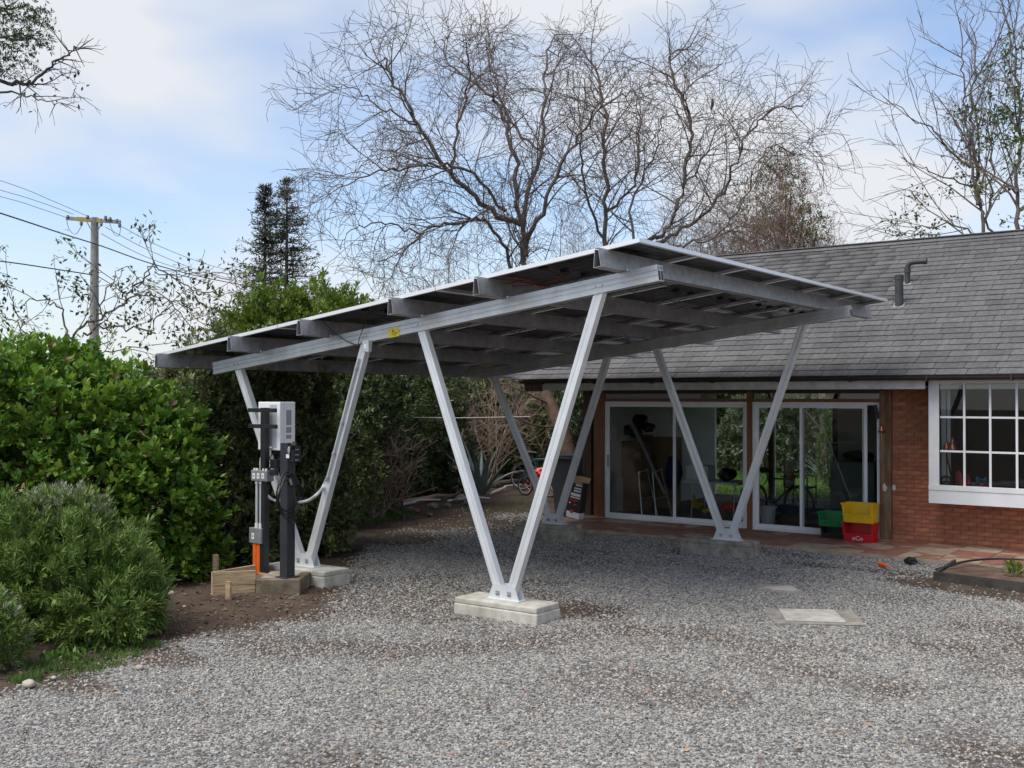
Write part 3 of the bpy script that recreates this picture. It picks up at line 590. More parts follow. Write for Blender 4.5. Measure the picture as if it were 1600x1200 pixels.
# legs, shoes, footings
lp_ = [(-.0375, -.045), (-.0375, .045), (-.006, .045), (-.006, .040), (.006, .040), (.006, .045), (.0375, .045), (.0375, -.045), (.006, -.045), (.006, -.040), (-.006, -.040), (-.006, -.045)]
V_ = ((XA, 0, 1.139, .923, .212), (XB, 0, 1.063, 1.052, .150), (XA, 1, 1.139, .923, .222), (XB, 1, 1.063, 1.052, .206))
FOOT = []
for (x0, bi, s1, s2, zt) in V_:
    yb = YC+YB[bi]
    for sgn, sp_ in ((-1, -s1), (1, s2)):
        tx = x0+sp_; dz = DB1/math.cos(Tt); top = np.array([tx, yb, ZC+(tx-XC)*math.tan(Tt)-dz+.02]); bot = np.array([x0+sgn*.055, yb, zt+.035]); d_ = unit(top-bot); up = np.cross(d_, cy_)
        # groove on the front face
        pr = [(-.0375, -.045), (-.0375, -.012), (-.0345, -.009), (-.0345, .009), (-.0375, .012), (-.0375, .045), (.0375, .045), (.0375, -.045)]
        cp.part('leg', MB().extrude(pr, bot, top, cy_, up), 'leg_aluminium', bevel=.003)
        bm_ = MB()
        for e_ in (-.035, .035):
            c = top-d_*.0+ca*e_+np.array([0, -.0515, .05]); bm_.cyl(c, c+np.array([0, -.008, 0]), .011, n=6)
        cp.part('bolt', bm_, 'bolt_metal')
    mb = MB(); w0, w1, hh = .185, .105, .145
    for sy in (-1, 1):
        y0 = yb+sy*.046; v = [(x0-w0, y0-.003, zt+.004), (x0+w0, y0-.003, zt+.004), (x0+w1+.02, y0-.003, zt+hh), (x0-w1-.02, y0-.003, zt+hh)]; v += [(a, b_+.006, c_) for a, b_, c_ in v]
        mb.add(v, [(0, 1, 2, 3), (7, 6, 5, 4), (0, 4, 5, 1), (1, 5, 6, 2), (2, 6, 7, 3), (3, 7, 4, 0)])
    mb.box((x0-w0-.015, yb-.075, zt+.001), (x0+w0+.015, yb+.075, zt+.010)); mb.box((x0+w1-.01, yb-.042, zt+.01), (x0+w1-.004, yb+.042, zt+hh*.8))
    shoe = cp.part('base_bracket', mb, 'leg_aluminium')
    mb = MB()
    for sx in (-1, 1): c = np.array([x0+sx*.068, yb-.050, zt+.062]); mb.box(c-[.022, .003, .022], c+[.022, 0, .022]); mb.cyl(c+[0, -.003, 0], c+[0, -.014, 0], .012, n=6); mb.cyl(c+[0, -.014, 0], c+[0, -.02, 0], .006, n=8)
    cp.part('bolt', mb, 'bolt_metal', parent=shoe)
    fc = x0+(.0 if bi == 0 else -.10); fm = MB(); fm.box((fc-.49, yb-.195, -.15), (fc+.49, yb+.195, zt-.055)); fm.box((fc-.482, yb-.19, zt-.0545), (fc+.482, yb+.19, zt))
    cp.part('footing', fm, 'concrete' if bi == 0 else 'old_concrete', bevel=.012)
# DC cables near the middle and the red one at the high end
cb = MB().tube(smooth_path([SP(-3.95, YB[0]-.2, .06), SP(-3.9, YB[0]-.1, .18), SP(-3.75, YB[0]-.07, .30), SP(-3.62, YB[0]-.065, .36)], 6), .005, 5)
cb.tube(smooth_path([SP(-3.2, YB[0]-.25, .05), SP(-3.4, YB[0]-.12, .14), SP(-3.55, YB[0]-.08, .3), SP(-3.6, YB[0]-.065, .38)], 6), .005, 5); cp.part('cable', cb, 'junction_black')
cb = MB().tube(smooth_path([SP(-1.5, .1, .05), SP(-1.35, .2, .09), SP(-1.2, .3, .2), SP(-1.12, .36, .11), SP(-1.0, .5, .05)], 6), .004, 5); cb.tube(smooth_path([SP(-1.9, .3, .05), SP(-1.5, .4, .1), SP(-1.1, .34, .14), SP(-.9, .4, .05)], 6), .004, 5); cp.part('cable', cb, 'cable_red')
# isolator box where the near leg meets the beam
c = P(574, 541, Y=YC+YB[0]-.08); mb = MB().box(c-[.045, .03, .06], c+[.045, .02, .06]); ib = cp.part('junction_box', mb, 'conduit_grey', label='small grey switch box at the top of the near left leg', bevel=.004)
c2 = c-[0, .0312, 0]; cp.part('sticker', MB().box(c2-[.018, .001, .022], c2+[.018, 0, .022]), 'sticker_white', parent=ib)
# two conduits strapped along that leg
x0, yb = XA, YC+YB[0]; bot = np.array([x0+.055, yb, .25]); tx = x0+.923; top = np.array([tx, yb, ZC+(tx-XC)*math.tan(Tt)-DB1]); d_ = unit(top-bot)
def onleg(f, off=0, dy=-.055): up = np.cross(d_, cy_); return bot+(top-bot)*f+up*off+np.array([0, dy, 0])
mb = MB().tube([onleg(.385, .012), onleg(.93, .012)], .0125, 8); cp.part('conduit', mb, 'conduit_grey')
mb = MB()
for f in (.39, .50, .64, .88): mb.tube([onleg(f, .012), onleg(f+.012, .012)], .019, 8)
cp.part('conduit_coupling', mb, 'aluminium')
# ------------------------------------------------------------------ house
HX0, HX1, FY, BY = -9.92, 5.0, 15.6, 20.5; FZ = .055
hs = Thing('brick_house', 'long low red brick house with grey shingle roof and glazed garage front', 'house', (-4, 18, 0))
# roof
RE = np.array([0, 14.93, 2.385]); RT = np.array([0, 18.7, 4.735]); rv = RT-RE; RLEN = np.linalg.norm(rv); rs_ = rv/RLEN; rn = np.cross(np.array([1., 0, 0]), rs_); RX0, RX1 = -10.72, 5.6
def roofpt(x, s_, u=0): return np.array([x, 0, 0])+RE+rs_*s_+rn*u
def RP(px, py):
    d = Fw+RR*(px-800)/FPX+UU*(600-py)/FPX; t = ((RE-CAM)@rn)/(d@rn); return CAM+t*d
mb = MB(); a, b_ = roofpt(RX0, 0), roofpt(RX1, 0)
mb.obox((roofpt(RX0, RLEN/2)+roofpt(RX1, RLEN/2))/2-rn*.035, (np.array([1., 0, 0])*(RX1-RX0)/2), rs_*RLEN/2, rn*.03)
back = np.array([0, .85, -.53]); back /= np.linalg.norm(back); bn = np.array([0, .53, .85]); bn /= np.linalg.norm(bn)
mb.obox(np.array([(RX0+RX1)/2, 0, 0])+RT+back*2.2-bn*.035, np.array([1., 0, 0])*(RX1-RX0)/2, back*2.2, bn*.03)
roof = hs.part('roof', mb, 'roof_deck')
EXP, SW = .1635, .392; nrow = int(RLEN/EXP)
rg = random.Random(7); sh = []
smesh = []
for k in range(4):
    q = random.Random(k); th = .012+.004*q.random(); w_ = SW-.006
    v = [(0, 0, .004), (w_, 0, .004), (w_, EXP+.03, -.002), (0, EXP+.03, -.002), (0, 0, .004+th), (w_, 0, .004+th), (w_, EXP+.03, .004), (0, EXP+.03, .004)]
    v = [(x_+q.uniform(-.0015, .0015), y_+(q.uniform(-.003, .003) if y_ == 0 else 0), z_) for x_, y_, z_ in v]
    me = bpy.data.meshes.new('shingle'); me.from_pydata(v, [], [(0, 3, 2, 1), (4, 5, 6, 7), (0, 1, 5, 4), (1, 2, 6, 5), (2, 3, 7, 6), (3, 0, 4, 7)]); me.materials.append(mats['shingle']); smesh.append(me)
for r_ in range(nrow+1):
    offx = rg.choice([0, .13, .26, .2, .07])+(.19 if r_ % 2 else 0); x = RX0-offx
    while x < RX1: sh.append((x, r_*EXP)); x += SW
def proj(p): d = np.array(p)-CAM; z = d@Fw; return 800+FPX*(d@RR)/z, 600-FPX*(d@UU)/z, z
def shv(p):
    u, v, z = proj(roofpt(p[0]+.2, p[1]+.08))
    hid = (u < 1386 and v < 467+(1386-u)*.0 and v < 480 and v < 371+(u-1000)*.2494+60) or (u < 1330 and v < 494+(1330-u)*.17)
    return (0 if (-10 < u < 1612 and not hid) else 1, z)
sh.sort(key=shv)
Mr = Matrix(((1, 0, 0), tuple(rs_), tuple(rn))).transposed()
for k, (x, s_) in enumerate(sh[:300]):
    o = link('shingle', smesh[k % 4], roof); o.matrix_local = Matrix.Translation(V3(roofpt(x, s_)-hs.loc)) @ Mr.to_4x4()
tv = [np.array([v.co[:] for v in m_.vertices]) for m_ in smesh]; tf = np.array([tuple(p.vertices) for p in smesh[0].polygons]); VV = []; FF = []
Mrn = np.array(Mr)
for k, (x, s_) in enumerate(sh[300:]):
    if x+SW > RX1+.1 or x < RX0-.1: continue
    VV.append(tv[k % 4]@Mrn.T+roofpt(x, s_)-hs.loc); FF.append(tf+8*(len(VV)-1))
me = mesh_np('shingle', np.concatenate(VV), np.concatenate(FF)); o = link('shingle', me, roof); finish(o, 'shingle'); o['kind'] = 'stuff'
# joined shingles vary island by island
ms_ = mats['shingle'].copy(); o.data.materials.clear(); o.data.materials.append(ms_)
for n_ in ms_.node_tree.nodes:
    if n_.type == 'OBJECT_INFO': oi_ = n_
gg = N(ms_.node_tree, 'ShaderNodeNewGeometry')
for l_ in list(ms_.node_tree.links):
    if l_.from_node == oi_: L(ms_.node_tree, gg.outputs['Random Per Island'], l_.to_socket)
# ridge cap
hs.part('ridge_cap', MB().obox(np.array([(RX0+RX1)/2, 18.69, 4.755]), (8.16, 0, 0), rs_*.09, rn*.006).obox(np.array([(RX0+RX1)/2, 18.75, 4.752]), (8.16, 0, 0), back*.08, bn*.006), 'shingle', parent=roof)
hs.part('verge_board', MB().obox(roofpt(RX0-.012, RLEN/2, -.07), (.012, 0, 0), rs_*RLEN/2, rn*.075), 'dark_stained_wood')
# vent pipes on the roof
b1 = RP(1405, 478)
mb = MB().cyl(b1-[0, 0, .05], b1+[0, 0, .41], .062, n=18).cyl(b1+[0, 0, .40], b1+[0, 0, .46], .070, n=18).cyl(b1+[0, 0, .46], b1+[0, 0, .475], .062, n=18)
hs.part('vent_pipe', mb, 'pvc_dark', smooth=False); hs.part('flashing', MB().obox(b1+rn*.016, (.085, 0, 0), rs_*.085, rn*.005), 'field_stone')
b2 = RP(1418, 444); r_ = .042
pth = [b2-[0, 0, .05], b2+[0, 0, .20], b2+[0, 0, .255], b2+[.012, 0, .30], b2+[.045, 0, .335], b2+[.10, 0, .345], b2+[.29, 0, .345]]
mb = MB().tube(pth, r_, 14); mb.cyl(b2+[.24, 0, .345], b2+[.295, 0, .345], .050, n=14).cyl(b2+[.0, 0, .18], b2+[0, 0, .24], .050, n=14); hs.part('vent_pipe', mb, 'pvc_dark'); hs.part('flashing', MB().obox(b2+rn*.016, (.06, 0, 0), rs_*.06, rn*.005), 'field_stone')
# eaves
mb = MB(); n_ = 10; pr = []
for k in range(n_+1): a = math.pi*k/n_; pr.append((-.045*math.cos(a), -.05*math.sin(a)))
pr += [(.040, .0), (.03, -.03), (0, -.042), (-.03, -.03), (-.040, 0)]
mb.extrude(pr, (RX0-.05, 14.905, 2.372), (RX1, 14.905, 2.372), np.array([0, 1., 0]), np.array([0, 0, 1.])); hs.part('gutter', mb, 'gutter_brown')
mb = MB()
for k in range(14): x = RX0+.4+k*1.05; mb.box((x-.012, 14.852, 2.31), (x+.012, 14.96, 2.325)); mb.box((x-.012, 14.85, 2.31), (x+.012, 14.857, 2.385))
hs.part('gutter_bracket', mb, 'gutter_brown')
fa = MB().box((RX0+.35, 14.985, 2.205), (-4.075, 15.01, 2.325)).box((-1.29, 14.985, 2.205), (RX1, 15.01, 2.325)); hs.part('fascia', fa, 'fascia_paint')
hs.part('soffit', MB().box((RX0+.02, 15.0105, 2.225), (-4.075, FY+.2, 2.245)).box((RX0+.02, 14.955, 2.327), (RX1, FY+.2, 2.345)), 'dark_stained_wood')
hs.part('verge_end', MB().box((RX0, 14.96, 2.19), (RX0+.345, 15.012, 2.326)), 'dark_stained_wood')
# timber posts and header
mb = MB().box((HX0, FY-.03, .04), (HX0+.16, FY+.1, 2.2)); hs.part('post', mb, 'dark_stained_wood', bevel=.004)
mb = MB().box((HX0+.175, FY+.02, .04), (HX0+.20, FY+.1, 2.2)); hs.part('post', mb, 'dark_stained_wood')
mb = MB().box((HX0+.215, FY-.03, .04), (-9.505, FY+.1, 2.2)); hs.part('post', mb, 'stained_wood', bevel=.004)
mb = MB().box((-6.915, FY-.02, .05), (-6.835, FY+.09, 2.2)); hs.part('post', mb, 'stained_wood', bevel=.004)
mb = MB().box((-4.865, FY-.045, .035), (-4.70, FY+.1, 2.2)); post = hs.part('post', mb, 'weathered_post', bevel=.005, label='wide weathered timber post between the glass doors and the brick wall')
hs.part('header', MB().box((-9.504, FY-.015, 2.022), (-6.916, FY+.08, 2.07)).box((-6.834, FY-.015, 2.022), (-4.866, FY+.08, 2.07)), 'stained_wood')
hs.part('header', MB().box((-9.504, FY-.01, 2.15), (-4.866, FY+.08, 2.2245)), 'dark_stained_wood')
hs.part('plinth', MB().box((HX0-.02, FY-.06, -.05), (-9.51, FY+.1, .075)), 'old_concrete')
mb = MB()
for x0, x1 in ((-9.504, -8.3), (-8.28, -6.92), (-6.83, -4.87)): mb.box((x0, FY+.03, 2.07), (x1, FY+.034, 2.15))
hs.part('transom_pane', mb, 'window_glass')
hs.part('transom_panel', MB().box((-9.504, FY+.025, 2.0705), (-7.72, FY+.029, 2.1495)), 'vent_grey')
# bell & lamp details on post
c = P(1377, 672, Y=FY-.09); mb = MB().lathe(c-[0, 0, .03], [(.001, .09), (.02, .085), (.03, .05), (.035, .02), (.055, 0), (.05, -.002)], 14).cyl(c+[0, 0, .05], c+[0, .05, .09], .008, n=6).cyl(c-[0, 0, .03], c-[0, 0, .17], .004, n=5)
solo('hanging_bell', mb, 'copper', 'small brass bell with a pull cord hung on the timber post beside the glass doors', 'bell')
c = P(1369, 641, Y=FY-.07); mb = MB().obox(c, (.018, 0, .01), (0, .02, 0), (-.02, 0, .07)).cyl(c-[0, 0, .08], c-[-.02, 0, .12], .03, n=10); solo('wall_lamp', mb, 'black_plastic', 'small black spotlight clipped at the top right corner of the glass doors', 'lamp')
mb = MB(); c = P(1382, 763, Y=FY-.047); v = []
for cc, w_, hh_, y_ in ((P(1382.5, 762, Y=FY-.047), .034, .065, FY-.0465), (P(1397, 762, Y=FY-.004), .032, .05, FY-.0045)):
    rg = random.Random(int(cc[0]*100)); pts = [(cc[0]+w_*math.cos(a)*rg.uniform(.7, 1.1), y_, cc[2]+hh_*math.sin(a)*rg.uniform(.7, 1.1)) for a in np.linspace(0, 6.28, 12)[:-1]]
    pts2 = [(p[0], p[1]+.0012, p[2]) for p in pts]; n_ = len(pts); mb.add(pts+pts2, [tuple(range(n_))[::-1]]+[(k, (k+1) % n_, n_+(k+1) % n_, n_+k) for k in range(n_)])
hs.part('paint_patch', mb, 'stain_white', label='pale paint patches on the post and the brick')
# sliding doors -------------------------------------------------------
def door(x0, x1, panels, z0, z1, label):
    """panels: (x0,x1,depth,bottom) sashes"""
    y0, y1 = FY+.0, FY+.075; f = MB(); w_ = .045
    f.box((x0, y0, z0), (x0+w_, y1, z1)); f.box((x1-w_, y0, z0), (x1, y1, z1)); f.box((x0+w_, y0, z1-.04), (x1-w_, y1, z1)); f.box((x0+w_, y0, z0), (x1-w_, y1+.01, z0+.035))
    fo = hs.part('sliding_door', f, 'white_paint', bevel=.003); fo['label'] = label
    for a, b_, dy in panels:
        y = y0+dy; s_ = MB(); sw = .042; zb, zt = z0+.036, z1-.041
        s_.box((a, y, zb), (a+sw, y+.028, zt)); s_.box((b_-sw, y, zb), (b_, y+.028, zt)); s_.box((a+sw, y, zb), (b_-sw, y+.028, zb+.06)); s_.box((a+sw, y, zt-.045), (b_-sw, y+.028, zt))
        hs.part('sash', s_, 'white_paint', parent=fo); hs.part('pane', MB().box((a+sw, y+.012, zb+.06), (b_-sw, y+.0155, zt-.045)), 'window_glass', parent=fo)
    return fo
d1 = door(-9.5, -6.92, [(-9.455, -8.17, .008), (-8.23, -6.965, .041)], .05, 2.02, 'left pair of white framed sliding glass doors')
d2 = door(-6.83, -4.87, [(-6.785, -6.02, .041), (-6.075, -5.06, .008)], .045, 2.02, 'right pair of white framed sliding glass doors')
hs.part('handle', MB().box((-9.445, FY-.012, .92), (-9.42, FY+.007, 1.12)), 'vent_grey', parent=d1)
hs.part('track_bar', MB().box((-5.14, FY+.045, .085), (-5.115, FY+.07, 1.975)).box((-5.095, FY+.045, .085), (-5.085, FY+.07, 1.975)), 'white_paint', parent=d2)
# brick wall ------------------------------------------------------------
BX0, BX1 = -3.93, -1.43
w_ = MB(); y0, y1 = FY+.009, FY+.16
w_.box((-4.698, y0, -.1), (BX0, y1, 2.225)); w_.box((BX1, y0, -.1), (HX1, y1, 2.225)); w_.box((BX0, y0, -.1), (BX1, y1, .85)); w_.box((BX0, y0, 2.2), (BX1, y1, 2.225))
wall = hs.part('brick_wall', w_, 'mortar')
BL, BH, JT = .198, .052, .009; blist = []
full = bpy.data.meshes.new('brick'); mb = MB().box((0, 0, 0), (BL, .03, BH)); full.from_pydata(mb.v, [], mb.f); full.materials.append(mats['brick'])
rg = random.Random(5); z = .02; row = 0
while z < 2.19:
    x = -4.693-(row % 2)*.5*(BL+JT)
    while x < HX1-.2:
        a, b_ = max(x, -4.693), min(x+BL, HX1-.01); spans = [(a, b_)]
        if z > .65: spans = [(a, min(b_, -4.072)), (max(a, -1.30), b_)]
        for a2, b2 in spans:
            if b2-a2 > .03: blist.append((a2, b2, z))
        x += BL+JT
    z += BH+JT; row += 1
blist.sort(key=lambda q: q[0]); near = blist[:300]; far_ = blist[300:]
for a, b_, z in near:
    if b_-a > BL-.002: me = full
    else: mb = MB().box((0, 0, 0), (b_-a, .03, BH)); me = bpy.data.meshes.new('brick'); me.from_pydata(mb.v, [], mb.f); me.materials.append(mats['brick'])
    o = link('brick', me, wall, tuple(np.array([a, FY+rg.uniform(-.002, .002), z])-hs.loc)); o.rotation_euler = (rg.uniform(-.01, .01), 0, rg.uniform(-.008, .008))
mb = MB()
for a, b_, z in far_: mb.box((a, FY, z), (b_, FY+.02, z+BH))
o = hs.part('brick', mb, 'brick', parent=wall, kind='stuff')
# other walls, floor, back windows
hs.part('interior_wall', MB().box((HX0, FY+.101, .0), (HX0+.1, BY+.1, 2.4)).box((-4.70, FY+.161, 0), (-4.60, BY, 2.4)), 'interior_wall', label='white inner walls of the garage room')
pbx = P(1308, 700, Y=BY)[0]
hs.part('back_wall', MB().box((pbx, BY, -.1), (HX1, BY+.15, 2.4)), 'vent_grey')
hs.part('end_wall', MB().box((HX1-.15, FY+.161, -.1), (HX1, BY-.001, 2.4)), 'mortar')
hs.part('floor', MB().box((HX0+.01, FY+.09, -.2), (HX1-.16, BY+.1, FZ)), 'interior_floor')
hs.part('ceiling', MB().box((HX0+.101, FY+.21, 2.30), (HX1-.16, BY-.001, 2.34)), 'interior_ceiling')
mb = MB(); xs_ = [P(1106, 700, Y=BY)[0], P(1204, 700, Y=BY)[0]]
for x in xs_+[pbx-.04]: mb.box((x-.05, BY, .0), (x+.05, BY+.09, 2.29))
mb.box((HX0+.1, BY, 2.22), (pbx, BY+.08, 2.299)); hs.part('window_post', mb, 'dark_stained_wood')
bw = hs.part('back_window', MB().box((xs_[1]+.06, BY+.02, .1), (xs_[1]+.085, BY+.05, 2.2)).box((HX0+.11, BY+.02, .06), (pbx-.1, BY+.05, .10)), 'white_paint')
hs.part('pane', MB().box((xs_[0]+.051, BY+.03, .101), (xs_[1]-.051, BY+.033, 2.219)).box((xs_[1]+.09, BY+.03, .101), (pbx-.095, BY+.033, 2.219)), 'window_glass', parent=bw)
# bay window --------------------------------------------------------------
WX0, WX1, WY, WZ0, WZ1 = -4.07, -1.30, 15.15, .655, 2.325
f = MB(); f.box((WX0, WY-.02, WZ0), (WX1, WY+.03, .835)); f.box((WX0, WY-.028, .8355), (WX1, WY+.03, .905))
f.box((WX0, WY-.01, .9055), (WX0+.135, WY+.03, WZ1)); f.box((WX1-.135, WY-.01, .9055), (WX1, WY+.03, WZ1)); f.box((WX0+.1355, WY-.01, 2.275), (WX1-.1355, WY+.03, WZ1))
f.box((WX0, WY+.0305, WZ0), (WX0+.03, FY+.01, WZ1)); f.box((WX1-.03, WY+.0305, WZ0), (WX1, FY+.01, WZ1)); f.box((WX0+.031, WY+.031, WZ0), (WX1-.031, FY+.01, .70))
bay = hs.part('bay_window', f, 'white_paint', bevel=.003)
m_ = MB(); cols = [-3.935+.3245*k for k in range(9)]
for k, x in enumerate(cols[1:-1]): m_.box((x-.014, WY-.004, .906), (x+.014, WY+.02, 2.2745))
for z in (1.365, 1.825):
    for k in range(8): m_.box((cols[k]+.0145, WY-.003, z-.013), (cols[k+1]-.0145, WY+.019, z+.013))
hs.part('muntin', m_, 'white_paint', parent=bay)
zz = [.906, 1.365, 1.825, 2.2745]; pm = {}
for k in range(8):
    for j in range(3):
        hs.part('pane', MB().box((cols[k]+.0142, WY+.008, zz[j]+.0132), (cols[k+1]-.0142, WY+.011, zz[j+1]-.0132)), 'bay_glass', parent=bay)
hs.part('sill_board', MB().box((WX0+.031, WY+.031, .8), (WX1-.031, FY+.2, .86)), 'dark_stained_wood', parent=bay)
hs.part('blind', MB().box((WX0+.14, WY+.035, 2.205), (WX1-.14, WY+.05, 2.27)), 'white_paint', parent=bay)
hs.part('window_reveal', MB().box((P(1471, 700, Y=15.52)[0], 15.52, .861), (P(1478, 700, Y=15.52)[0], 15.56, 2.3)).box((P(1480, 700, Y=15.52)[0], 15.52, .861), (P(1485, 700, Y=15.52)[0], 15.56, 2.3)), 'white_paint', parent=bay)
hs.part('partition', MB().box((-4.598, 16.35, .056), (-2.2, 16.40, 2.299)), 'room_shade')  # wall coloured near black to stand for the unlit room's shade
# patio ------------------------------------------------------------------
pat = setp(build('patio', MB().box((HX0-.25, 14.10, -.12), (HX1, FY-.001, .028)).box((HX0-.25, 14.085, -.12), (HX1, 14.0995, .040)), 'sand_tile', (0, 0, 0)), kind='structure')
rg = random.Random(21); tm = {}
for mname in ('terracotta_tile', 'sand_tile', 'mixed_tile'):
    me = bpy.data.meshes.new('paving_slab'); bm = bmesh.new(); bmesh.ops.create_cube(bm, size=1)
    for v in bm.verts: v.co = Vector((v.co.x*.488, v.co.y*.488, v.co.z*.03))
    bmesh.ops.bevel(bm, geom=[e for e in bm.edges], offset=.004, segments=1, affect='EDGES'); bm.to_mesh(me); bm.free(); me.materials.append(mats[mname]); tm[mname] = me
for i in range(30):
    for j in range(3):
        x = HX0-.0+.25+i*.495
        if x > HX1-.2: continue
        kind = rg.choices(['terracotta_tile', 'sand_tile', 'mixed_tile'], [2, 2, 5] if x > -5.2 else [4, 1, 4])[0]
        o = link('paving_slab', tm[kind], pat, (x-.2, 14.345+j*.495, .036+rg.uniform(-.003, .003))); o.rotation_euler = (rg.uniform(-.006, .006), rg.uniform(-.006, .006), rg.choice([0, 1.5708, 3.1416, 4.712])+rg.uniform(-.008, .008))

# ------------------------------------------------------------------ things inside the garage
def pbox(name, px0, px1, py0, py1, Y, dep, mat, label, cat, group=None, floor=None, bevel=.004, rot=0):
    a = P(px0, py1, Y=Y); b_ = P(px1, py0, Y=Y); z0 = a[2] if floor is None else floor
    c = (a+b_)/2; o = build(name, MB().box((-(b_[0]-a[0])/2, 0, 0), ((b_[0]-a[0])/2, dep, b_[2]-z0)), mat, (0, 0, 0), None, False, bevel); o.location = (c[0], Y, z0); o.rotation_euler[2] = rot
    return setp(o, label, cat, group)
gb = 'cardboard boxes stacked in the garage'
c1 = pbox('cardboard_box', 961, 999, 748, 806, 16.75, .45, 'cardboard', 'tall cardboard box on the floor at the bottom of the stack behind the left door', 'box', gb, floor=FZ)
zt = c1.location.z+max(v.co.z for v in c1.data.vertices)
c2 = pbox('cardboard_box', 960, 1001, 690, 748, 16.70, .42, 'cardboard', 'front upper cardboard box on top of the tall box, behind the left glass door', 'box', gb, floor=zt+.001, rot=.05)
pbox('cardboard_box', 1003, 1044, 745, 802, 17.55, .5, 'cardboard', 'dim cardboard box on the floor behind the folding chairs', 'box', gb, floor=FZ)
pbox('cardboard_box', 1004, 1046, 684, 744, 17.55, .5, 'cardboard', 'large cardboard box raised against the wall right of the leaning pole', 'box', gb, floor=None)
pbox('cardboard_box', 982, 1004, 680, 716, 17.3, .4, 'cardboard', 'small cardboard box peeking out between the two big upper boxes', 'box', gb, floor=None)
pbox('dark_cupboard', 949, 958, 686, 805, 17.0, .4, 'black_plastic', 'narrow black cupboard at the far left behind the glass door', 'cupboard', floor=FZ)
t = MB(); 
for (u, v, r_, k) in ((980, 672, .13, 1), (1000, 658, .16, 2), (1014, 668, .11, 3), (993, 676, .12, 4)): t.blob(P(u, v, Y=16.9), (r_, .14, r_*.8), k, 2, .18)
solo('black_bag', t, 'black_plastic', 'heap of black bags on top of the cardboard boxes', 'bag')
solo('leaning_pole', MB().tube([P(986, 660, Y=16.3), P(1002, 692, Y=16.25), P(1039, 772, Y=16.0)], [.045, .028, .022], 8), 'galvanised', 'metal pole leaning against the cardboard boxes behind the glass', 'pole')
for k, (dx, lab) in enumerate(((0, 'folded steel chair leaning at the left of the boxes'), (22, 'folded steel chair just right of the other one by the boxes'))):
    mb = MB(); A = P(998+dx, 742, Y=16.2); B = P(1012+dx, 738, Y=16.3); mb.tube(smooth_path([P(1003+dx, 806, Y=16.1), A, A+[.02, 0, .05], B+[0, 0, .04], B, P(1028+dx, 806, Y=16.2)], 4), .010, 6); mb.tube([P(1001+dx, 780, Y=16.14), P(1020+dx, 776, Y=16.22)], .008, 6)
    solo('folding_chair', mb, 'steel_tube', lab, 'chair', 'folded chairs in the garage')
tb = Thing('folding_table', 'white topped folding table behind the left glass doors', 'table', P(1112, 800, Y=16.9))
a = P(1069, 752, Y=16.55); b_ = P(1155, 752, Y=16.55); tb.part('tabletop', MB().box((a[0], 16.5, a[2]-.02), (b_[0], 17.15, a[2]+.02)), 'table_white', bevel=.008)
for x in (a[0]+.12, b_[0]-.12):
    for y in (16.58, 17.08): tb.part('leg', MB().cyl((x, y, FZ), (x+.03, y, a[2]-.02), .012, n=8), 'steel_tube')
    tb.part('stretcher', MB().cyl((x, 16.58, .35), (x, 17.08, .35), .009, n=6), 'steel_tube')
tz = a[2]+.021
pbox('white_appliance', 1072, 1106, 728, 748, 16.72, .3, 'table_white', 'cream tabletop appliance standing on the folding table', 'appliance', floor=tz)
solo('black_bag', MB().blob(P(1136, 738, Y=16.8)*[1, 1, 0]+[0, 0, tz+.11], (.17, .14, .115), 9, 2, .12), 'black_plastic', 'round black helmet bag on the right end of the folding table', 'bag')
solo('toy_tractor', MB().blob(P(1090, 789, Y=16.6), (.12, .1, .09), 4, 1, .2).blob(P(1103, 797, Y=16.55), (.09, .08, .05), 5, 1, .2).blob(P(1084, 780, Y=16.65), (.04, .04, .08), 6, 1, .2), 'toy_yellow', 'dusty yellow toy on the floor under the folding table', 'toy')
solo('toolbox', MB().blob(P(1141, 791, Y=16.7), (.17, .12, .085), 7, 2, .12).tube([P(1131, 795, Y=16.6), P(1128, 810, Y=16.55)], .012, 5), 'print_red', 'red bundle on the floor under the right end of the table', 'bag')
solo('blue_bag', MB().blob(P(1052, 740, Y=17.2), (.16, .15, .32), 8, 2, .1), 'fabric_blue', 'dark blue sack standing left of the folding table', 'bag')
# right hand bay
solo('cabinet', MB().box((P(1297, 700, Y=17.3)[0], 17.3, FZ), (P(1366, 700, Y=17.3)[0], 17.9, P(1330, 722, Y=17.3)[2])).box((P(1297, 700, Y=17.3)[0]-.01, 17.28, P(1330, 772, Y=17.3)[2]-.008), (P(1366, 700, Y=17.3)[0], 17.299, P(1330, 770, Y=17.3)[2])), 'cabinet_green', 'grey green metal cabinet behind the right glass door', 'cabinet', bevel=.006)
solo('black_case', MB().blob(P(1341, 711, Y=17.6)+[0, 0, -.02], (.28, .2, .10), 12, 2, .06), 'black_plastic', 'black case lying on top of the grey green cabinet', 'case')
mb = MB().lathe((*P(1199, 812, Y=16.25)[:2], FZ), [(.001, 0), (.10, 0), (.105, .01), (.135, .27), (.155, .275), (.155, .295), (.125, .295), (.12, .22), (.001, .22)], 24)
bt = solo('white_bucket', mb, 'white_plastic', 'white pedal bin on the floor just inside the right door', 'bin', smooth=False)
solo('blanket', MB().blob(P(1232, 795, Y=16.9), (.28, .2, .07), 3, 2, .15).blob(P(1270, 800, Y=16.9), (.35, .2, .06), 6, 2, .15), 'fabric_blue', 'dark blue blanket thrown over the brown bags inside the right door', 'blanket')
solo('brown_sack', MB().blob(P(1250, 812, Y=16.75), (.42, .25, .13), 13, 3, .05).blob(P(1287, 815, Y=16.7), (.25, .22, .11), 15, 3, .05), 'fabric_brown', 'brown soft sacks lying on the floor inside the right door', 'sack')
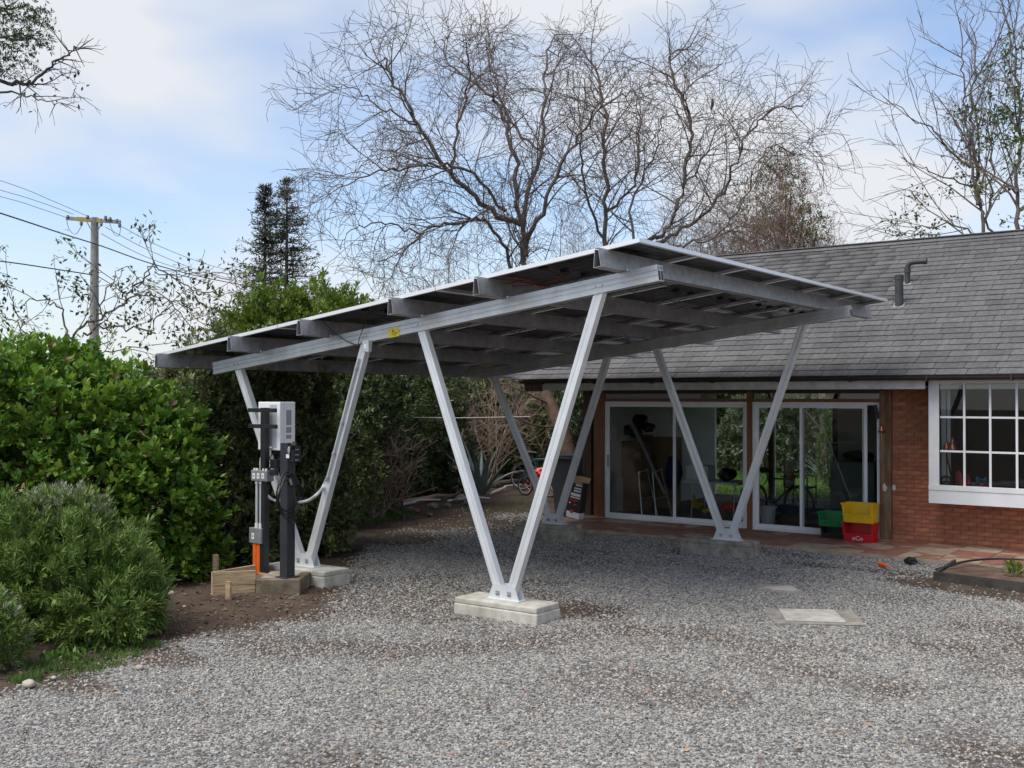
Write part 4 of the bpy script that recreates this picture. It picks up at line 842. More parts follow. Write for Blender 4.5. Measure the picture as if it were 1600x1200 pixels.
def bicycle(name, label, c, ang, mats_, s_=1.0, lean=0, group=None, wheel=.32):
    b = Thing(name, label, 'bicycle', (c[0], c[1], c[2]), group); r_ = wheel*s_; wb = 1.02*s_; L0 = b.loc
    def q(x, z, y=0): return L0+np.array([x*math.cos(ang)-y*math.sin(ang)+z*math.sin(lean)*-math.sin(ang), x*math.sin(ang)+y*math.cos(ang)+z*math.sin(lean)*math.cos(ang), z*math.cos(lean)])
    ax = q(0, 0, 1)-q(0, 0, 0)
    for x in (-wb/2, wb/2):
        wo = b.part('wheel', MB().torus(q(x, r_), r_-.02, .02, ax, 30, 7), 'rubber'); mb = MB().torus(q(x, r_), r_-.042, .009, ax, 30, 5).cyl(q(x, r_, -.03), q(x, r_, .03), .018, n=8)
        for k in range(10): a = k*math.pi/5; mb.tube([q(x, r_), q(x+math.cos(a)*(r_-.045), r_+math.sin(a)*(r_-.045))], .0018, 3)
        b.part('rim', mb, 'steel_tube', parent=wo)
    fm = MB(); bbk = q(-.05*s_, .28*s_); st_ = q(-.2*s_, .72*s_); hd = q(.36*s_, .74*s_); hd2 = q(.38*s_, .64*s_); re = q(-wb/2, r_); fe = q(wb/2, r_)
    for a, c_, r2 in ((bbk, st_, .016), (st_, hd, .016), (bbk, hd2, .02), (hd, hd2, .02), (bbk, re, .010), (st_, re, .009), (hd2, fe, .012)): fm.tube([a, c_], r2*s_, 8)
    b.part('frame', fm, mats_[0]); b.part('handlebar', MB().tube([q(.36*s_, .74*s_), q(.33*s_, .86*s_)], .012, 6).tube([q(.30*s_, .88*s_, -.28*s_), q(.34*s_, .87*s_, -.1), q(.34*s_, .87*s_, .1), q(.30*s_, .88*s_, .28*s_)], .012, 6), 'black_plastic')
    b.part('saddle', MB().tube([q(-.2*s_, .72*s_), q(-.24*s_, .84*s_)], .012, 6).tube([q(-.34*s_, .87*s_), q(-.24*s_, .87*s_), q(-.10*s_, .86*s_)], [.06*s_, .045*s_, .018*s_], 8), 'black_plastic')
    b.part('crank', MB().torus(bbk, .075*s_, .006, ax, 16, 5).tube([bbk, q(.09*s_, .2*s_, .06)], .009, 5).tube([bbk, q(-.18*s_, .36*s_, -.06)], .009, 5), 'black_plastic'); return b
bicycle('bicycle', 'black bicycle parked inside behind the right glass door', (*P(1212, 800, Y=17.2)[:2], FZ), -.25, ['black_paint'], .92, .05)
mb = MB(); ch = P(1245, 800, Y=19.2)
for dy in (0, .45):
    mb.tube([ch+[-.25, dy, -ch[2]+FZ], ch+[-.22, dy, .62-ch[2]]], .012, 6).tube([ch+[.2, dy, -ch[2]+FZ], ch+[.2, dy, .62-ch[2]]], .012, 6).tube([ch+[-.3, dy, .62-ch[2]], ch+[.22, dy, .62-ch[2]]], .014, 6)
mb.box(tuple(ch+[-.22, 0, .40-ch[2]]), tuple(ch+[.2, .45, .43-ch[2]])); mb.box(tuple(ch+[-.26, 0, .43-ch[2]]), tuple(ch+[-.23, .45, .9-ch[2]])); solo('garden_chair', mb, 'black_paint', 'black metal armchair silhouetted against the lawn behind the bicycle', 'chair')

# on the bay window sill
sz_ = .861
mb = MB(); c = P(1482, 688, Y=15.36)
la = Thing('desk_lamp', 'copper desk lamp on a black arm standing in the bay window', 'lamp', (P(1489, 735, Y=15.38)[0], 15.4, sz_))
sh_ = P(1489, 694, Y=15.36); la.part('lamp_shade', MB().lathe(sh_-[0, 0, .07], [(.075, 0), (.072, .02), (.045, .09), (.022, .125), (.018, .16), (.001, .165)], 18), 'copper', smooth=True)
la.part('lamp_shade', MB().lathe(sh_-[.09, -.02, .08], [(.04, -.03), (.045, .03), (.03, .09), (.001, .12)], 14), 'copper', smooth=True)
la.part('arm', MB().tube([la.loc+[0, 0, .02], P(1479, 712, Y=15.38), sh_-[.07, 0, .02]], .011, 6), 'black_plastic'); la.part('base', MB().cyl(la.loc, la.loc+[0, 0, .02], .075, n=18), 'black_plastic')
def disc(cx, r_, th, mat, name, label, y=15.34, ang=.5):
    c = np.array([P(cx, 745, Y=y)[0], y, sz_+r_]); ax = np.array([math.cos(ang), math.sin(ang), 0]); mb = MB(); mb.lathe(c-ax*th/2, [(.02, 0), (r_*.9, 0), (r_, th*.15), (r_, th*.85), (r_*.9, th), (.02, th), (.02, 0)], 24, axis=ax); mb.lathe(c-ax*th*.7, [(.015, 0), (r_*.3, 0), (r_*.3, th*1.4), (.015, th*1.4)], 14, axis=ax); return solo(name, mb, mat, label, 'weight', smooth=False)
disc(1498, .115, .05, 'weight_red', 'weight_plate', 'larger pale red round weight behind the lamp base in the bay window', 15.42)
disc(1511, .095, .04, 'weight_red', 'weight_plate', 'smaller red round weight just left of the blue dumbbell in the bay window', 15.32)
def dumbbell(px, z, mat, label, y=15.33):
    c = np.array([P(px, 740, Y=y)[0], y, sz_+z]); mb = MB()
    for s_ in (-1, 1): mb.lathe(c+[s_*.05-.022, 0, 0], [(.001, 0), (.036, .003), (.042, .012), (.042, .034), (.036, .043), (.001, .045)], 8, axis=(1, 0, 0))
    mb.cyl(c-[.05, 0, 0], c+[.05, 0, 0], .012, n=8); return solo('dumbbell', mb, mat, label, 'dumbbell', 'dumbbells in the bay window')
dumbbell(1527, .043, 'weight_blue', 'blue dumbbell at the left on the sill of the bay window'); dumbbell(1534, .125, 'weight_blue', 'upper blue dumbbell stacked on the others in the bay window', 15.345); dumbbell(1540, .043, 'weight_red', 'coral red dumbbell at the right on the bay window sill', 15.30)
mb = MB(); c = P(1478, 744, Y=15.3); c[2] = sz_; mb.lathe(c, [(.001, 0), (.075, 0), (.085, .03), (.08, .075), (.03, .09), (.001, .09)], 14).tube([c+[-.065, 0, .07], c+[-.055, 0, .135], c+[0, 0, .155], c+[.055, 0, .135], c+[.065, 0, .07]], .016, 8); solo('kettlebell', mb, 'black_plastic', 'black kettlebell with a loop handle in the left corner of the bay window', 'kettlebell')

# ------------------------------------------------------------------ stacked crates at the door
def crate(mat, loc, label, rot=0, w=.44, d=.30, h=.27, grp='stacking crates by the glass doors'):
    cth = Thing('storage_crate', label, 'crate', loc, grp); L0 = cth.loc; fl = .035
    def q(x, y, z): return L0+np.array([x, y, z])
    b = MB(); t_ = .006
    # floor, back, sides as slanted sheets with thickness; the front is a low scoop with raised cheeks
    w0, w1 = w/2-.03, w/2; 
    def slab(pts, n_): n_ = np.array(n_, float)*t_; a = [q(*p) for p in pts]; k = len(a); return b.add(a+[p+n_ for p in a], [tuple(range(k))[::-1], tuple(range(k, 2*k))]+[(i, (i+1) % k, k+(i+1) % k, k+i) for i in range(k)])
    b.box(tuple(q(-w0, -d/2+.03, .02)), tuple(q(w0, d/2-.01, .028)))
    slab([(-w0, d/2-.01, 0), (w0, d/2-.01, 0), (w1, d/2, h), (-w1, d/2, h)], (0, -1, 0))
    for s_ in (-1, 1):
        slab([(s_*w0, d/2-.01, 0), (s_*w1, d/2, h), (s_*w1, -d/2+.03, h), (s_*(w1-.004), -d/2, h-.02), (s_*w0, -d/2+.03, 0)], (-s_, 0, 0))
    cheek = .03; lowz = h*.44
    slab([(-w0, -d/2+.03, 0), (w0, -d/2+.03, 0), (w0+.014, -d/2+.018, lowz), (-w0-.014, -d/2+.018, lowz)], (0, 1, 0))
    for s_ in (-1, 1): slab([(s_*(w0+.014), -d/2+.018, lowz), (s_*w1, -d/2, h-.004), (s_*(w1-.015), -d/2, h-.004), (s_*(w1-.045), -d/2+.018, lowz)], (0, 1, 0))
    body = cth.part('body', b, mat)
    r_ = MB()
    r_.box(tuple(q(-w1-.012, d/2-.012, h-.014)), tuple(q(w1+.012, d/2+.012, h)))
    for s_ in (-1, 1):
        r_.box(tuple(q(s_*w1-.012, -d/2-.012, h-.014)), tuple(q(s_*w1+.012, d/2-.0125, h)))
        r_.box(tuple(q(s_*(w1-cheek/2)-cheek/2-.006, -d/2-.014, h-.018)), tuple(q(s_*(w1-cheek/2)+cheek/2, -d/2-.0125+.008, h-.004)))
        for yy in (-.09, 0, .09): r_.box(tuple(q(s_*w0+(.006 if s_ > 0 else -.022), yy-.012, .0)), tuple(q(s_*w0+(.022 if s_ > 0 else -.006), yy+.012, h-.015)))
    r_.box(tuple(q(-w0-.02, -d/2+.004, lowz-.014)), tuple(q(w0+.02, -d/2+.022, lowz)))
    for x in np.linspace(-w0+.01, w0-.01, 5): r_.box(tuple(q(x-.004, -d/2+.014, .004)), tuple(q(x+.004, -d/2+.028, lowz-.015)))
    cth.part('rim', r_, mat); cth.o.rotation_euler[2] = rot; return cth
cx = P(1340, 840, Y=15.05)[0]
crate('crate_red', (cx, 15.18, .052), 'red stacking crate on the patio beneath the yellow crate')
crate('crate_yellow', (cx-.0, 15.17, .325), 'yellow stacking crate on top of the red crate')
cx2 = P(1298, 835, Y=15.2)[0]
crate('print_black', (cx2+.01, 15.36, .052), 'black stacking crate beneath the green crate', w=.37, h=.17, d=.26)
crate('crate_green', (cx2, 15.35, .222), 'green stacking crate on top of the black crate', w=.40, h=.21, d=.28)
lt = bpy.data.curves.new('moulded_letters', 'FONT'); lt.body = 'oCo'; lt.size = .085; lt.extrude = .003; lt.align_x = 'CENTER'
lo = bpy.data.objects.new('moulded_letters', lt); S.collection.objects.link(lo); dg = bpy.context.evaluated_depsgraph_get(); lm = bpy.data.meshes.new_from_object(lo.evaluated_get(dg)); bpy.data.objects.remove(lo)
rc = [o for o in bpy.data.objects if o.name.startswith('storage_crate')][0]; lo = link('moulded_letters', lm, rc, (0, -.133, .028)); lo.rotation_euler = (R(90), 0, 0); lm.materials.clear(); finish(lo, 'white_plastic')
# ------------------------------------------------------------------ charging equipment beside the near left leg
GY = P(447, 902, Z=.195); YE = GY[1]
ev = Thing('charger_post', 'dark square post holding a car charging plug and coiled black cable', 'charger', (GY[0], YE+.02, .12))
x0 = GY[0]; zt = P(447, 692, Y=YE)[2]; hw_ = .056
ev.part('post', MB().box((x0-hw_, YE-.04, .185), (x0+hw_, YE-.04+2*hw_, zt)).box((x0-hw_-.03, YE-.08, .196), (x0+hw_+.03, YE+.11, .204)), 'slate_paint', bevel=.004)
fx = x0+hw_; fy = YE+.016
hb = MB().box((fx+.001, fy-.05, zt-.20), (fx+.085, fy+.06, zt-.03)); hb.cyl((fx+.05, fy-.02, zt-.06), (fx+.115, fy-.07, zt+.0), .03, n=12)
ho = ev.part('holster', hb, 'black_plastic', bevel=.008)
hg = MB().blob((fx+.03, fy-.062, zt-.075), (.018, .012, .045), 3, 2, .05); ev.part('connector', hg, 'vent_grey', parent=ho)
ev.part('sticker', MB().box((fx-.012, fy-.064, zt-.155), (fx+.035, fy-.0625, zt-.115)).box((fx+.0012, fy-.0624, zt-.155), (fx+.004, fy-.02, zt-.115)), 'sticker_white', parent=ho)
mb = MB()
for k in range(3): mb.box((fx+.0852, fy-.03, zt-.18+.055*k), (fx+.089, fy+.02, zt-.17+.055*k))
ev.part('slot', mb, 'vent_grey', parent=ho)
zc = P(460, 768, Y=YE)[2]; cb = MB()
for k, (rz, ry, off) in enumerate(((.20, .15, 0), (.185, .165, .012), (.21, .14, .025), (.19, .17, .036))):
    pts = [np.array([fx+.015+off+.01*math.sin(3*a), fy-.06+ry*math.cos(a), zc-.0+rz*math.sin(a)-.02*k]) for a in np.linspace(0, 6.4, 34)]; cb.tube(pts, .0085, 6)
pts = smooth_path([(fx+.02, fy-.02, zc+.14), (fx+.09, fy-.07, zc+.11), (fx+.13, fy-.08, zc+.0), (fx+.12, fy-.07, zc-.12), (fx+.10, fy-.05, zc-.23), (fx+.07, fy-.02, zc-.30), (fx+.02, fy, zc-.26)], 6); cb.tube(pts, .009, 6)
pts = smooth_path([(fx+.06, fy-.06, zt-.2), (fx+.05, fy-.05, zt-.3), (fx+.03, fy-.12, zc+.16), (fx+.02, fy-.22, zc), (fx+.03, fy-.18, zc-.2), (fx+.05, fy-.05, zc-.33), (fx+.03, fy+.02, zc-.5)], 6); cb.tube(pts, .006, 5)
ev.part('charging_cable', cb, 'black_plastic'); ev.part('plug', MB().tube([(fx+.03, fy-.04, zc+.13), (fx+.075, fy-.075, zc+.115), (fx+.115, fy-.09, zc+.065)], [.030, .026, .020], 12), 'black_plastic', parent=None)
ev.part('cable_hook', MB().cyl((fx, fy, zc+.1), (fx+.06, fy, zc+.1), .045, n=16), 'black_plastic')
# inverter on its post
iv = Thing('inverter_stand', 'white solar inverter box on a black post with two cross arms and grey conduits below', 'inverter', (P(413, 897, Z=.13)[0], P(413, 897, Z=.13)[1], .1))
Yp = iv.loc[1]; px_ = iv.loc[0]
pz = P(413, 637, Y=Yp)[2]; iv.part('post', MB().box((px_-.036, Yp-.036, .05), (px_+.036, Yp+.036, pz)), 'black_paint', bevel=.003)
zi0, zi1 = P(440, 704, Y=Yp+.1)[2], P(440, 628, Y=Yp+.1)[2]; xi0 = P(405, 650, Y=Yp+.09)[0]; xi1 = P(439, 650, Y=Yp+.09)[0]
for zpx, (a, b_) in ((641, (391, 433)), (666, (391, 434))):
    z = P(413, zpx, Y=Yp)[2]; iv.part('cross_arm', MB().box((P(a, zpx, Y=Yp)[0], Yp-.034, z-.022), (P(b_, zpx, Y=Yp)[0], Yp+.085, z+.022) if False else (P(b_, zpx, Y=Yp)[0], Yp+.0, z+.022)), 'black_paint', bevel=.002)
z = P(425, 738, Y=Yp)[2]; iv.part('cross_arm', MB().box((px_+.037, Yp-.02, z-.03), (P(433, 737, Y=Yp)[0], Yp+.02, z+.03)), 'black_paint')
yi0, yi1 = Yp+.075, Yp+.30
inv = iv.part('inverter', MB().box((xi0, yi0, zi0), (xi1, yi1, zi1)), 'inverter_white', bevel=.008)
mb = MB()
mb.box((xi0+(xi1-xi0)*.55, yi0-.003, zi0+.03), (xi0+(xi1-xi0)*.86, yi0-.0005, zi1-.03)); iv.part('heat_sink', mb, 'seam_grey', parent=inv)
mb = MB(); hgt = zi1-zi0
for a, b_ in ((.52, .83), (.36, .48), (.24, .32)): mb.box((xi1+.0005, yi0+.09, zi0+hgt*a), (xi1+.002, yi0+.165, zi0+hgt*b_))
iv.part('vent', mb, 'vent_grey', parent=inv); iv.part('seam', MB().box((xi1+.0005, yi0+.055, zi0+.002), (xi1+.0015, yi0+.058, zi1-.002)), 'seam_grey', parent=inv)
mb = MB(); rg = random.Random(2)
for k in range(7):
    a = np.array([xi0+.10+.035*k, yi0+.06+.03*(k % 3), zi0]); mb.cyl(a, a-[0, 0, .05], .012, n=8); mb.tube(smooth_path([a-[0, 0, .05], a+[rg.uniform(-.05, .05), -.03, -.13], a+[rg.uniform(-.08, .02), -.02, -.2], (px_+.05, Yp+.02, zi0-.26-.02*k)], 5), .006, 5)
iv.part('cable', mb, 'black_plastic', parent=inv)
mb = MB()
for k in range(2): mb.tube(smooth_path([(xi0+.16+.06*k, yi0+.05, zi0-.10), (xi0+.10, yi0, zi0-.17-.03*k), (px_+.04, Yp+.05, zi0-.2)], 5), .006, 5)
iv.part('cable', mb, 'cable_red', parent=inv)
iv.part('isolator', MB().box((P(425, 725, Y=Yp+.05)[0], Yp+.02, P(425, 732, Y=Yp)[2]), (P(433, 725, Y=Yp+.05)[0]+.02, Yp+.10, P(425, 718, Y=Yp)[2])), 'black_plastic', bevel=.004)
Yj = Yp-.06
def jbox(x0p, x1p, y0p, y1p, dep, stk):
    a = P(x0p, y1p, Y=Yj); b_ = P(x1p, y0p, Y=Yj); dep2 = dep
    o = iv.part('junction_box', MB().box((a[0], Yj-.0, a[2]), (b_[0], Yj+dep2, b_[2])), 'box_grey', bevel=.005)
    for s_ in stk:
        c = P(s_[0], s_[1], Y=Yj-.002); so = iv.part('sticker', MB().box((c[0]-s_[2], Yj-.002, c[2]-s_[3]), (c[0]+s_[2], Yj-.0005, c[2]+s_[3])), 'sticker_white', parent=o)
        tr = [(c[0]-s_[2]*.5, Yj-.0026, c[2]-s_[3]*.3), (c[0]+s_[2]*.5, Yj-.0026, c[2]-s_[3]*.3), (c[0], Yj-.0026, c[2]+s_[3]*.6)]; iv.part('printed_mark', MB().add(tr, [(0, 1, 2)]), 'ink_black', parent=o)
    return a, b_
a1, b1_ = jbox(392, 417, 736, 751, .10, [(396.5, 743.5, .021, .030), (403.2, 743.5, .021, .030), (410.5, 743.5, .021, .030)])
a2, b2_ = jbox(389, 408, 826, 848, .08, [(395, 837.5, .020, .034)])
mb = MB()
for px2 in (401, 407.2): x = P(px2, 790, Y=Yj+.03)[0]; mb.cyl((x, Yj+.035, b2_[2]-.005), (x, Yj+.035, a1[2]+.005), .0165, n=12)
iv.part('conduit', mb, 'conduit_grey')
mb = MB()
for px2 in (401, 407.2):
    x = P(px2, 790, Y=Yj+.03)[0]; mb.cyl((x, Yj+.035, b2_[2]), (x, Yj+.035, b2_[2]+.05), .022, n=12).cyl((x, Yj+.035, a1[2]-.03), (x, Yj+.035, a1[2]), .022, n=12)
for px2 in (398, 402, 412, 416): x = P(px2, 735, Y=Yj+.03)[0]; mb.cyl((x, Yj+.03, b1_[2]), (x, Yj+.03, b1_[2]+.022), .014, n=10)
iv.part('gland', mb, 'sticker_white')
x = P(407.5, 730, Y=Yj+.04)[0]; mb = MB().tube(smooth_path([(x, Yj+.04, b1_[2]-.005), (x, Yj+.04, b1_[2]+.12), (x+.035, Yj+.06, b1_[2]+.24), (x+.09, Yj+.12, zi0+.03)], 6), .011, 8); iv.part('conduit', mb, 'sticker_white')
op = MB(); zb_ = P(403, 900, Z=.14)
for px2, r_ in ((399.3, .034), (405.2, .030)): x = P(px2, 870, Y=Yj+.04)[0]; op.cyl((x, Yj+.045, .08), (x, Yj+.045, a2[2]+.004), r_, n=16)
iv.part('orange_conduit', op, 'orange_pipe'); mb = MB()
# flexible conduit to the leg
p_end = onleg(.40, .012); mb = MB()
pts = smooth_path([(P(412, 752, Y=Yj+.04)[0], Yj+.04, a1[2]+.01), P(414, 766, Y=Yj+.06), P(422, 778, Y=Yj+.10), P(434, 783, Y=Yj+.14), P(452, 785, Y=YE+.12), P(466, 785, Y=YE+.10), P(482, 782, Y=YE+.02), P(496, 772, Y=YE-.10), P(504, 762, Y=p_end[1]), p_end], 6)
solo('flexible_conduit', MB().tube(pts, .0165, 10), 'conduit_grey', 'light grey flexible conduit sagging from the junction box across to the carport leg', 'conduit', smooth=True)
# timber formwork and the charger plinth
fw = Thing('timber_formwork', 'raw wood formwork box filled with soil left of the charger plinth', 'formwork', G(375, 915))
A = P(332, 930, Z=.0); B = P(400, 927, Z=.03); Bk = P(352, 880, Z=.20); Cc = P(425, 884, Z=.15)
A = np.array([-9.47, 7.30, 0]); 
fl_ = P(333, 931, Z=.04); fr_ = P(399, 926, Z=.05); bl_ = fl_+np.array([-.02, .58, 0]); 
fl_[2] = fr_[2] = bl_[2] = 0; ux = unit(fr_-fl_)
for k in range(2): z0 = .0+.146*k; fw.part('plank', MB().bar(fl_+[0, 0, z0+.052], fr_+[0, 0, z0+.052], .024, .100, side=(ux[1], -ux[0], 0)) if False else MB().obox((fl_+fr_)/2+[0, 0, z0+.066], ux*np.linalg.norm(fr_-fl_)/2, np.array([ux[1], -ux[0], 0])*-.012, (0, 0, .070)), 'raw_wood')
for k in range(2): z0 = .0+.146*k; fw.part('plank', MB().obox((fl_+bl_)/2+[-.02, 0, z0+.066], np.array([-.012, 0, 0]), (bl_-fl_)/2, (0, 0, .070)), 'raw_wood')
br_ = bl_+np.array([.42, .03, 0]); fw.part('plank', MB().obox((bl_+br_)/2+[0, .02, .14], (br_-bl_)/2, (0, .012, 0), (0, 0, .06)), 'raw_wood')
c = P(363, 920, Y=fl_[1]-.02+.05); fw.part('stake', MB().box((c[0]-.035, fl_[1]-.03, -.1), (c[0]+.035, fl_[1]-.004, .215)), 'raw_wood')
c = P(367, 880, Z=.2); fw.part('stake', MB().box((c[0]-.035, bl_[1]+.01, -.1), (c[0]+.035, bl_[1]+.04, .33)), 'raw_wood')
mb = MB(); 
fwx = [fl_+[0, .03, .20], fr_+[0, .03, .18], fr_+[.05, .55, .15], bl_+[0, 0, .18]]; mb.add([tuple(p) for p in fwx]+[tuple(p-[0, 0, .2]) for p in fwx], [(0, 1, 2, 3), (7, 6, 5, 4), (0, 4, 5, 1), (1, 5, 6, 2), (2, 6, 7, 3), (3, 7, 4, 0)]); fw.part('soil_fill', mb, 'leaf_litter')
pl = Thing('charger_plinth', 'old timber edged concrete plinth carrying the dark charger post', 'plinth', G(455, 915))
q0 = P(400, 926, Z=.06); q1 = P(469, 926, Z=.06); q2 = P(497, 906, Z=.06); q0[2] = q1[2] = q2[2] = 0; q3 = q0+(q2-q1); e1 = unit(q1-q0); n1_ = np.array([-e1[1], e1[0], 0]); e2 = unit(q2-q1); n2_ = np.array([-e2[1], e2[0], 0])
pl.part('sleeper', MB().obox((q0+q1)/2+n1_*.055+[0, 0, .095], (q1-q0)/2, n1_*.055, (0, 0, .10)), 'old_timber', bevel=.01)
pl.part('sleeper', MB().obox(q1*.64+q2*.36+n2_*.04+n1_*.08+[0, 0, .097], (q2-q1)*.30, n2_*.04, (0, 0, .098)), 'old_timber', bevel=.01)
cc = (q0+q1+q2+q3)/4; pl.part('slab', MB().obox((q0+q1)/2+e1*-.045+(q2-q1)*.36+n1_*.03+[0, 0, .10], (q1-q0)/2-e1*.05, (q2-q1)*.28, (0, 0, .094)), 'old_concrete', bevel=.008)

# ------------------------------------------------------------------ yard things
def slabxy(name, pts, z0, z1, mat, label, cat, **k):
    n_ = len(pts); mb = MB().add([(p[0], p[1], z1) for p in pts]+[(p[0], p[1], z0) for p in pts], [tuple(range(n_)), tuple(range(n_, 2*n_))[::-1]]+[(i, n_+i, n_+(i+1) % n_, (i+1) % n_) for i in range(n_)]); return solo(name, mb, mat, label, cat, bevel=.004, **k)
mh = Thing('inspection_cover', 'square concrete drain cover set flush in the gravel with a pale lid', 'drain cover', G(1275, 965))
def ring(pts, z0, z1): n_ = len(pts); return MB().add([(p[0], p[1], z1) for p in pts]+[(p[0], p[1], z0) for p in pts], [tuple(range(n_))[::-1], tuple(range(n_, 2*n_))]+[(i, n_+i, n_+(i+1) % n_, (i+1) % n_) for i in range(n_)])
oc = [G(1190, 953), G(1212, 976), G(1352, 979), G(1330, 955)]; ic_ = [G(1217, 954.5), G(1229, 973), G(1322, 976), G(1302, 956)]
mh.part('surround', ring(oc, -.05, .012), 'old_concrete', bevel=.004); mh.part('lid', ring(ic_, -.04, .022), 'concrete', bevel=.004)
mh2 = Thing('inspection_cover', 'half buried concrete drain cover further back, mostly hidden by gravel', 'drain cover', G(1215, 920))
mh2.part('surround', ring([G(1165, 918), G(1192, 926), G(1262, 929), G(1238, 915), G(1190, 913)], -.05, .006), 'old_concrete'); mh2.part('lid', ring([G(1190, 919), G(1205, 923), G(1246, 924), G(1238, 917)], -.04, .014), 'concrete')
# planter bed
pb = Thing('planter_bed', 'shallow planting bed edged with dark planks beside the patio', 'planter', G(1560, 900))
a = G(1459, 905); b_ = a+np.array([2.6, -.42, 0]); c_ = G(1492, 884)
def plank(a, b_, w_, h_, z, mat='dark_timber', th=None, par=pb, nm='plank'): d_ = b_-a; u = unit(d_); n_ = np.array([-u[1], u[0], 0]); return par.part(nm, MB().obox((a+b_)/2+[0, 0, z], d_/2, n_*w_/2, (0, 0, h_/2)), mat, bevel=.003)
a[2] = b_[2] = c_[2] = 0; plank(a, b_, .03, .12, .03); plank(a+[.01, .04, 0], c_, .03, .10, .03)
mb = MB().tube(smooth_path([G(1462, 890, .05), G(1485, 884, .09), G(1510, 877, .11), G(1560, 873, .12), G(1630, 876, .12)], 6), .014, 6); pb.part('hose', mb, 'black_plastic')
pb.part('soil', MB().add([tuple(p) for p in (a+[.03, .02, .045], b_+[0, .02, .045], b_+[.1, .85, .05], c_+[.02, -.02, .045])], [(0, 1, 2, 3)]), 'leaf_litter')
rg_ = np.random.default_rng(3)
pc = G(1585, 900, .05); n_ = 46; dd = unit(rg_.normal(size=(n_, 3))*[.7, .7, .3]+[0, 0, 1.0]); pos = np.repeat([pc], n_, 0)+dd*rg_.uniform(.03, .16, (n_, 1))
Vl, Fl = leaf_mesh('p', TPL_BROAD, pos-[pc], unit(dd+rg_.normal(size=(n_, 3))*.5), .085, .05, rg_); o = link('young_plant', mesh_np('young_plant', Vl, Fl), None, tuple(pc)); finish(o, 'leaf_lime'); setp(o, 'small bright green plant growing in the edged planting bed', 'plant')
mb = MB()
for k in range(7): mb.tube([(0, 0, -.03), tuple(dd[k*3]*.14)], .004, 4)
so2 = build('stem', mb, 'bark_pink'); so2.parent = o
solo('orange_bottle', MB().tube([G(1374, 881, .03), G(1381, 883, .03), G(1386, 885, .03)], [.026, .026, .014], 10), 'orange_cap', 'small orange bottle top lying on the gravel edge', 'litter')
solo('black_tin', MB().blob(G(1424, 876, .045), (.085, .06, .05), 21, 2, .22), 'black_plastic', 'crumpled black plastic pot lying by the patio edge', 'litter', bevel=.006)
solo('concrete_lump', MB().blob(G(1431, 880, .0)+[0, 0, .02], (.06, .04, .03), 3, 1, .2), 'field_stone', 'small grey stone beside the black pot', 'stone')
# stones sitting on soil: a few bigger ones are things
rs1 = random.Random(31)
for k, (u, v, r_, lab) in enumerate(((218, 1046, .04, 'round pale stone in the weeds at the lower left'), (45, 1073, .055, 'flat buff stone at the lower left corner of the gravel'), (288, 949, .022, 'small white stone on the bare soil near the rounded bush'), (84, 1061, .025, 'small pale stone left of the weeds'), (268, 930, .05, 'brown stone at the edge of the hedge litter'))):
    solo('stone', MB().blob(G(u, v, .0)+[0, 0, r_*.4], (r_, r_*.8, r_*.55), k, 2, .08), 'limestone', lab, 'stone', smooth=True)
n_ = 260; vs = MB()
for k in range(n_):
    c, rx, ry, st = muds[rs1.choice([0, 1, 2, 3, 9, 10, 11, 12, 17, 18])]; a = rs1.uniform(0, 6.28); q = rs1.random()**.5; r_ = rs1.uniform(.008, .022)
    x, y = c[0]+math.cos(a)*rx*q*1.1, c[1]+math.sin(a)*ry*q*1.1
    if x > -9.9 and y > 14.05: continue
    vs.blob((x, y, float(gz(np.array(x), np.array(y)))+r_*.2), (r_, r_*.8, r_*.6), k, 1, .15)
setp(build('pebbles', vs, 'field_stone', (0, 0, 0)), 'scattered pale pebbles lying on the bare soil patches', 'pebbles', kind='stuff')
# logs, planks and stone rubble at the back
def log(u0, v0, u1, v1, r_, lab, mat='bark_pink', z=.05, name='branch', bend=.06):
    a = G(u0, v0, z); b_ = G(u1, v1, z); m_ = (a+b_)/2+[0, 0, bend]; solo(name, MB().tube(smooth_path([a, a*.6+b_*.4+[0, 0, bend*.6], m_, b_], 4), [r_*k for k in np.linspace(1, .6, 13)], 8), mat, lab, 'branch', 'branches and poles lying at the back of the drive')
log(609, 792, 700, 781, .030, 'long pale peeled pole lying lowest in front of the hedge', 'stain_white', .04)
log(628, 786, 730, 774, .06, 'thick brown log lying behind the pale pole', 'bark_pink')
log(700, 783, 765, 779, .03, 'short thin pale stick right of the near leg', 'stain_white', .03)
log(766, 771, 815, 757, .030, 'pale squared pole pointing at the small bicycle', 'stain_white', .05)
log(690, 782, 750, 770, .03, 'crooked dark branch crossing the brown log', 'bark_brown', .12, bend=.12)
log(745, 772, 770, 768, .02, 'short dark stick beside the stacked dark boards', 'bark_brown', .03)
for k, (u0, v0, u1, v1, z, lab) in enumerate(((768, 757, 818, 748, .10, 'lowest dark board of the pile left of the bicycle'), (772, 752, 822, 742, .2, 'middle dark board of the pile left of the bicycle'), (778, 747, 824, 738, .28, 'top dark board of the pile left of the bicycle'))):
    a = G(u0, v0+6, 0); b_ = G(u1, v1+6, 0); a[2] = b_[2] = z; solo('board', MB().bar(a, b_, .22, .05, side=(.3, .9, 0)), 'old_timber', lab, 'board', 'dark boards piled at the back')
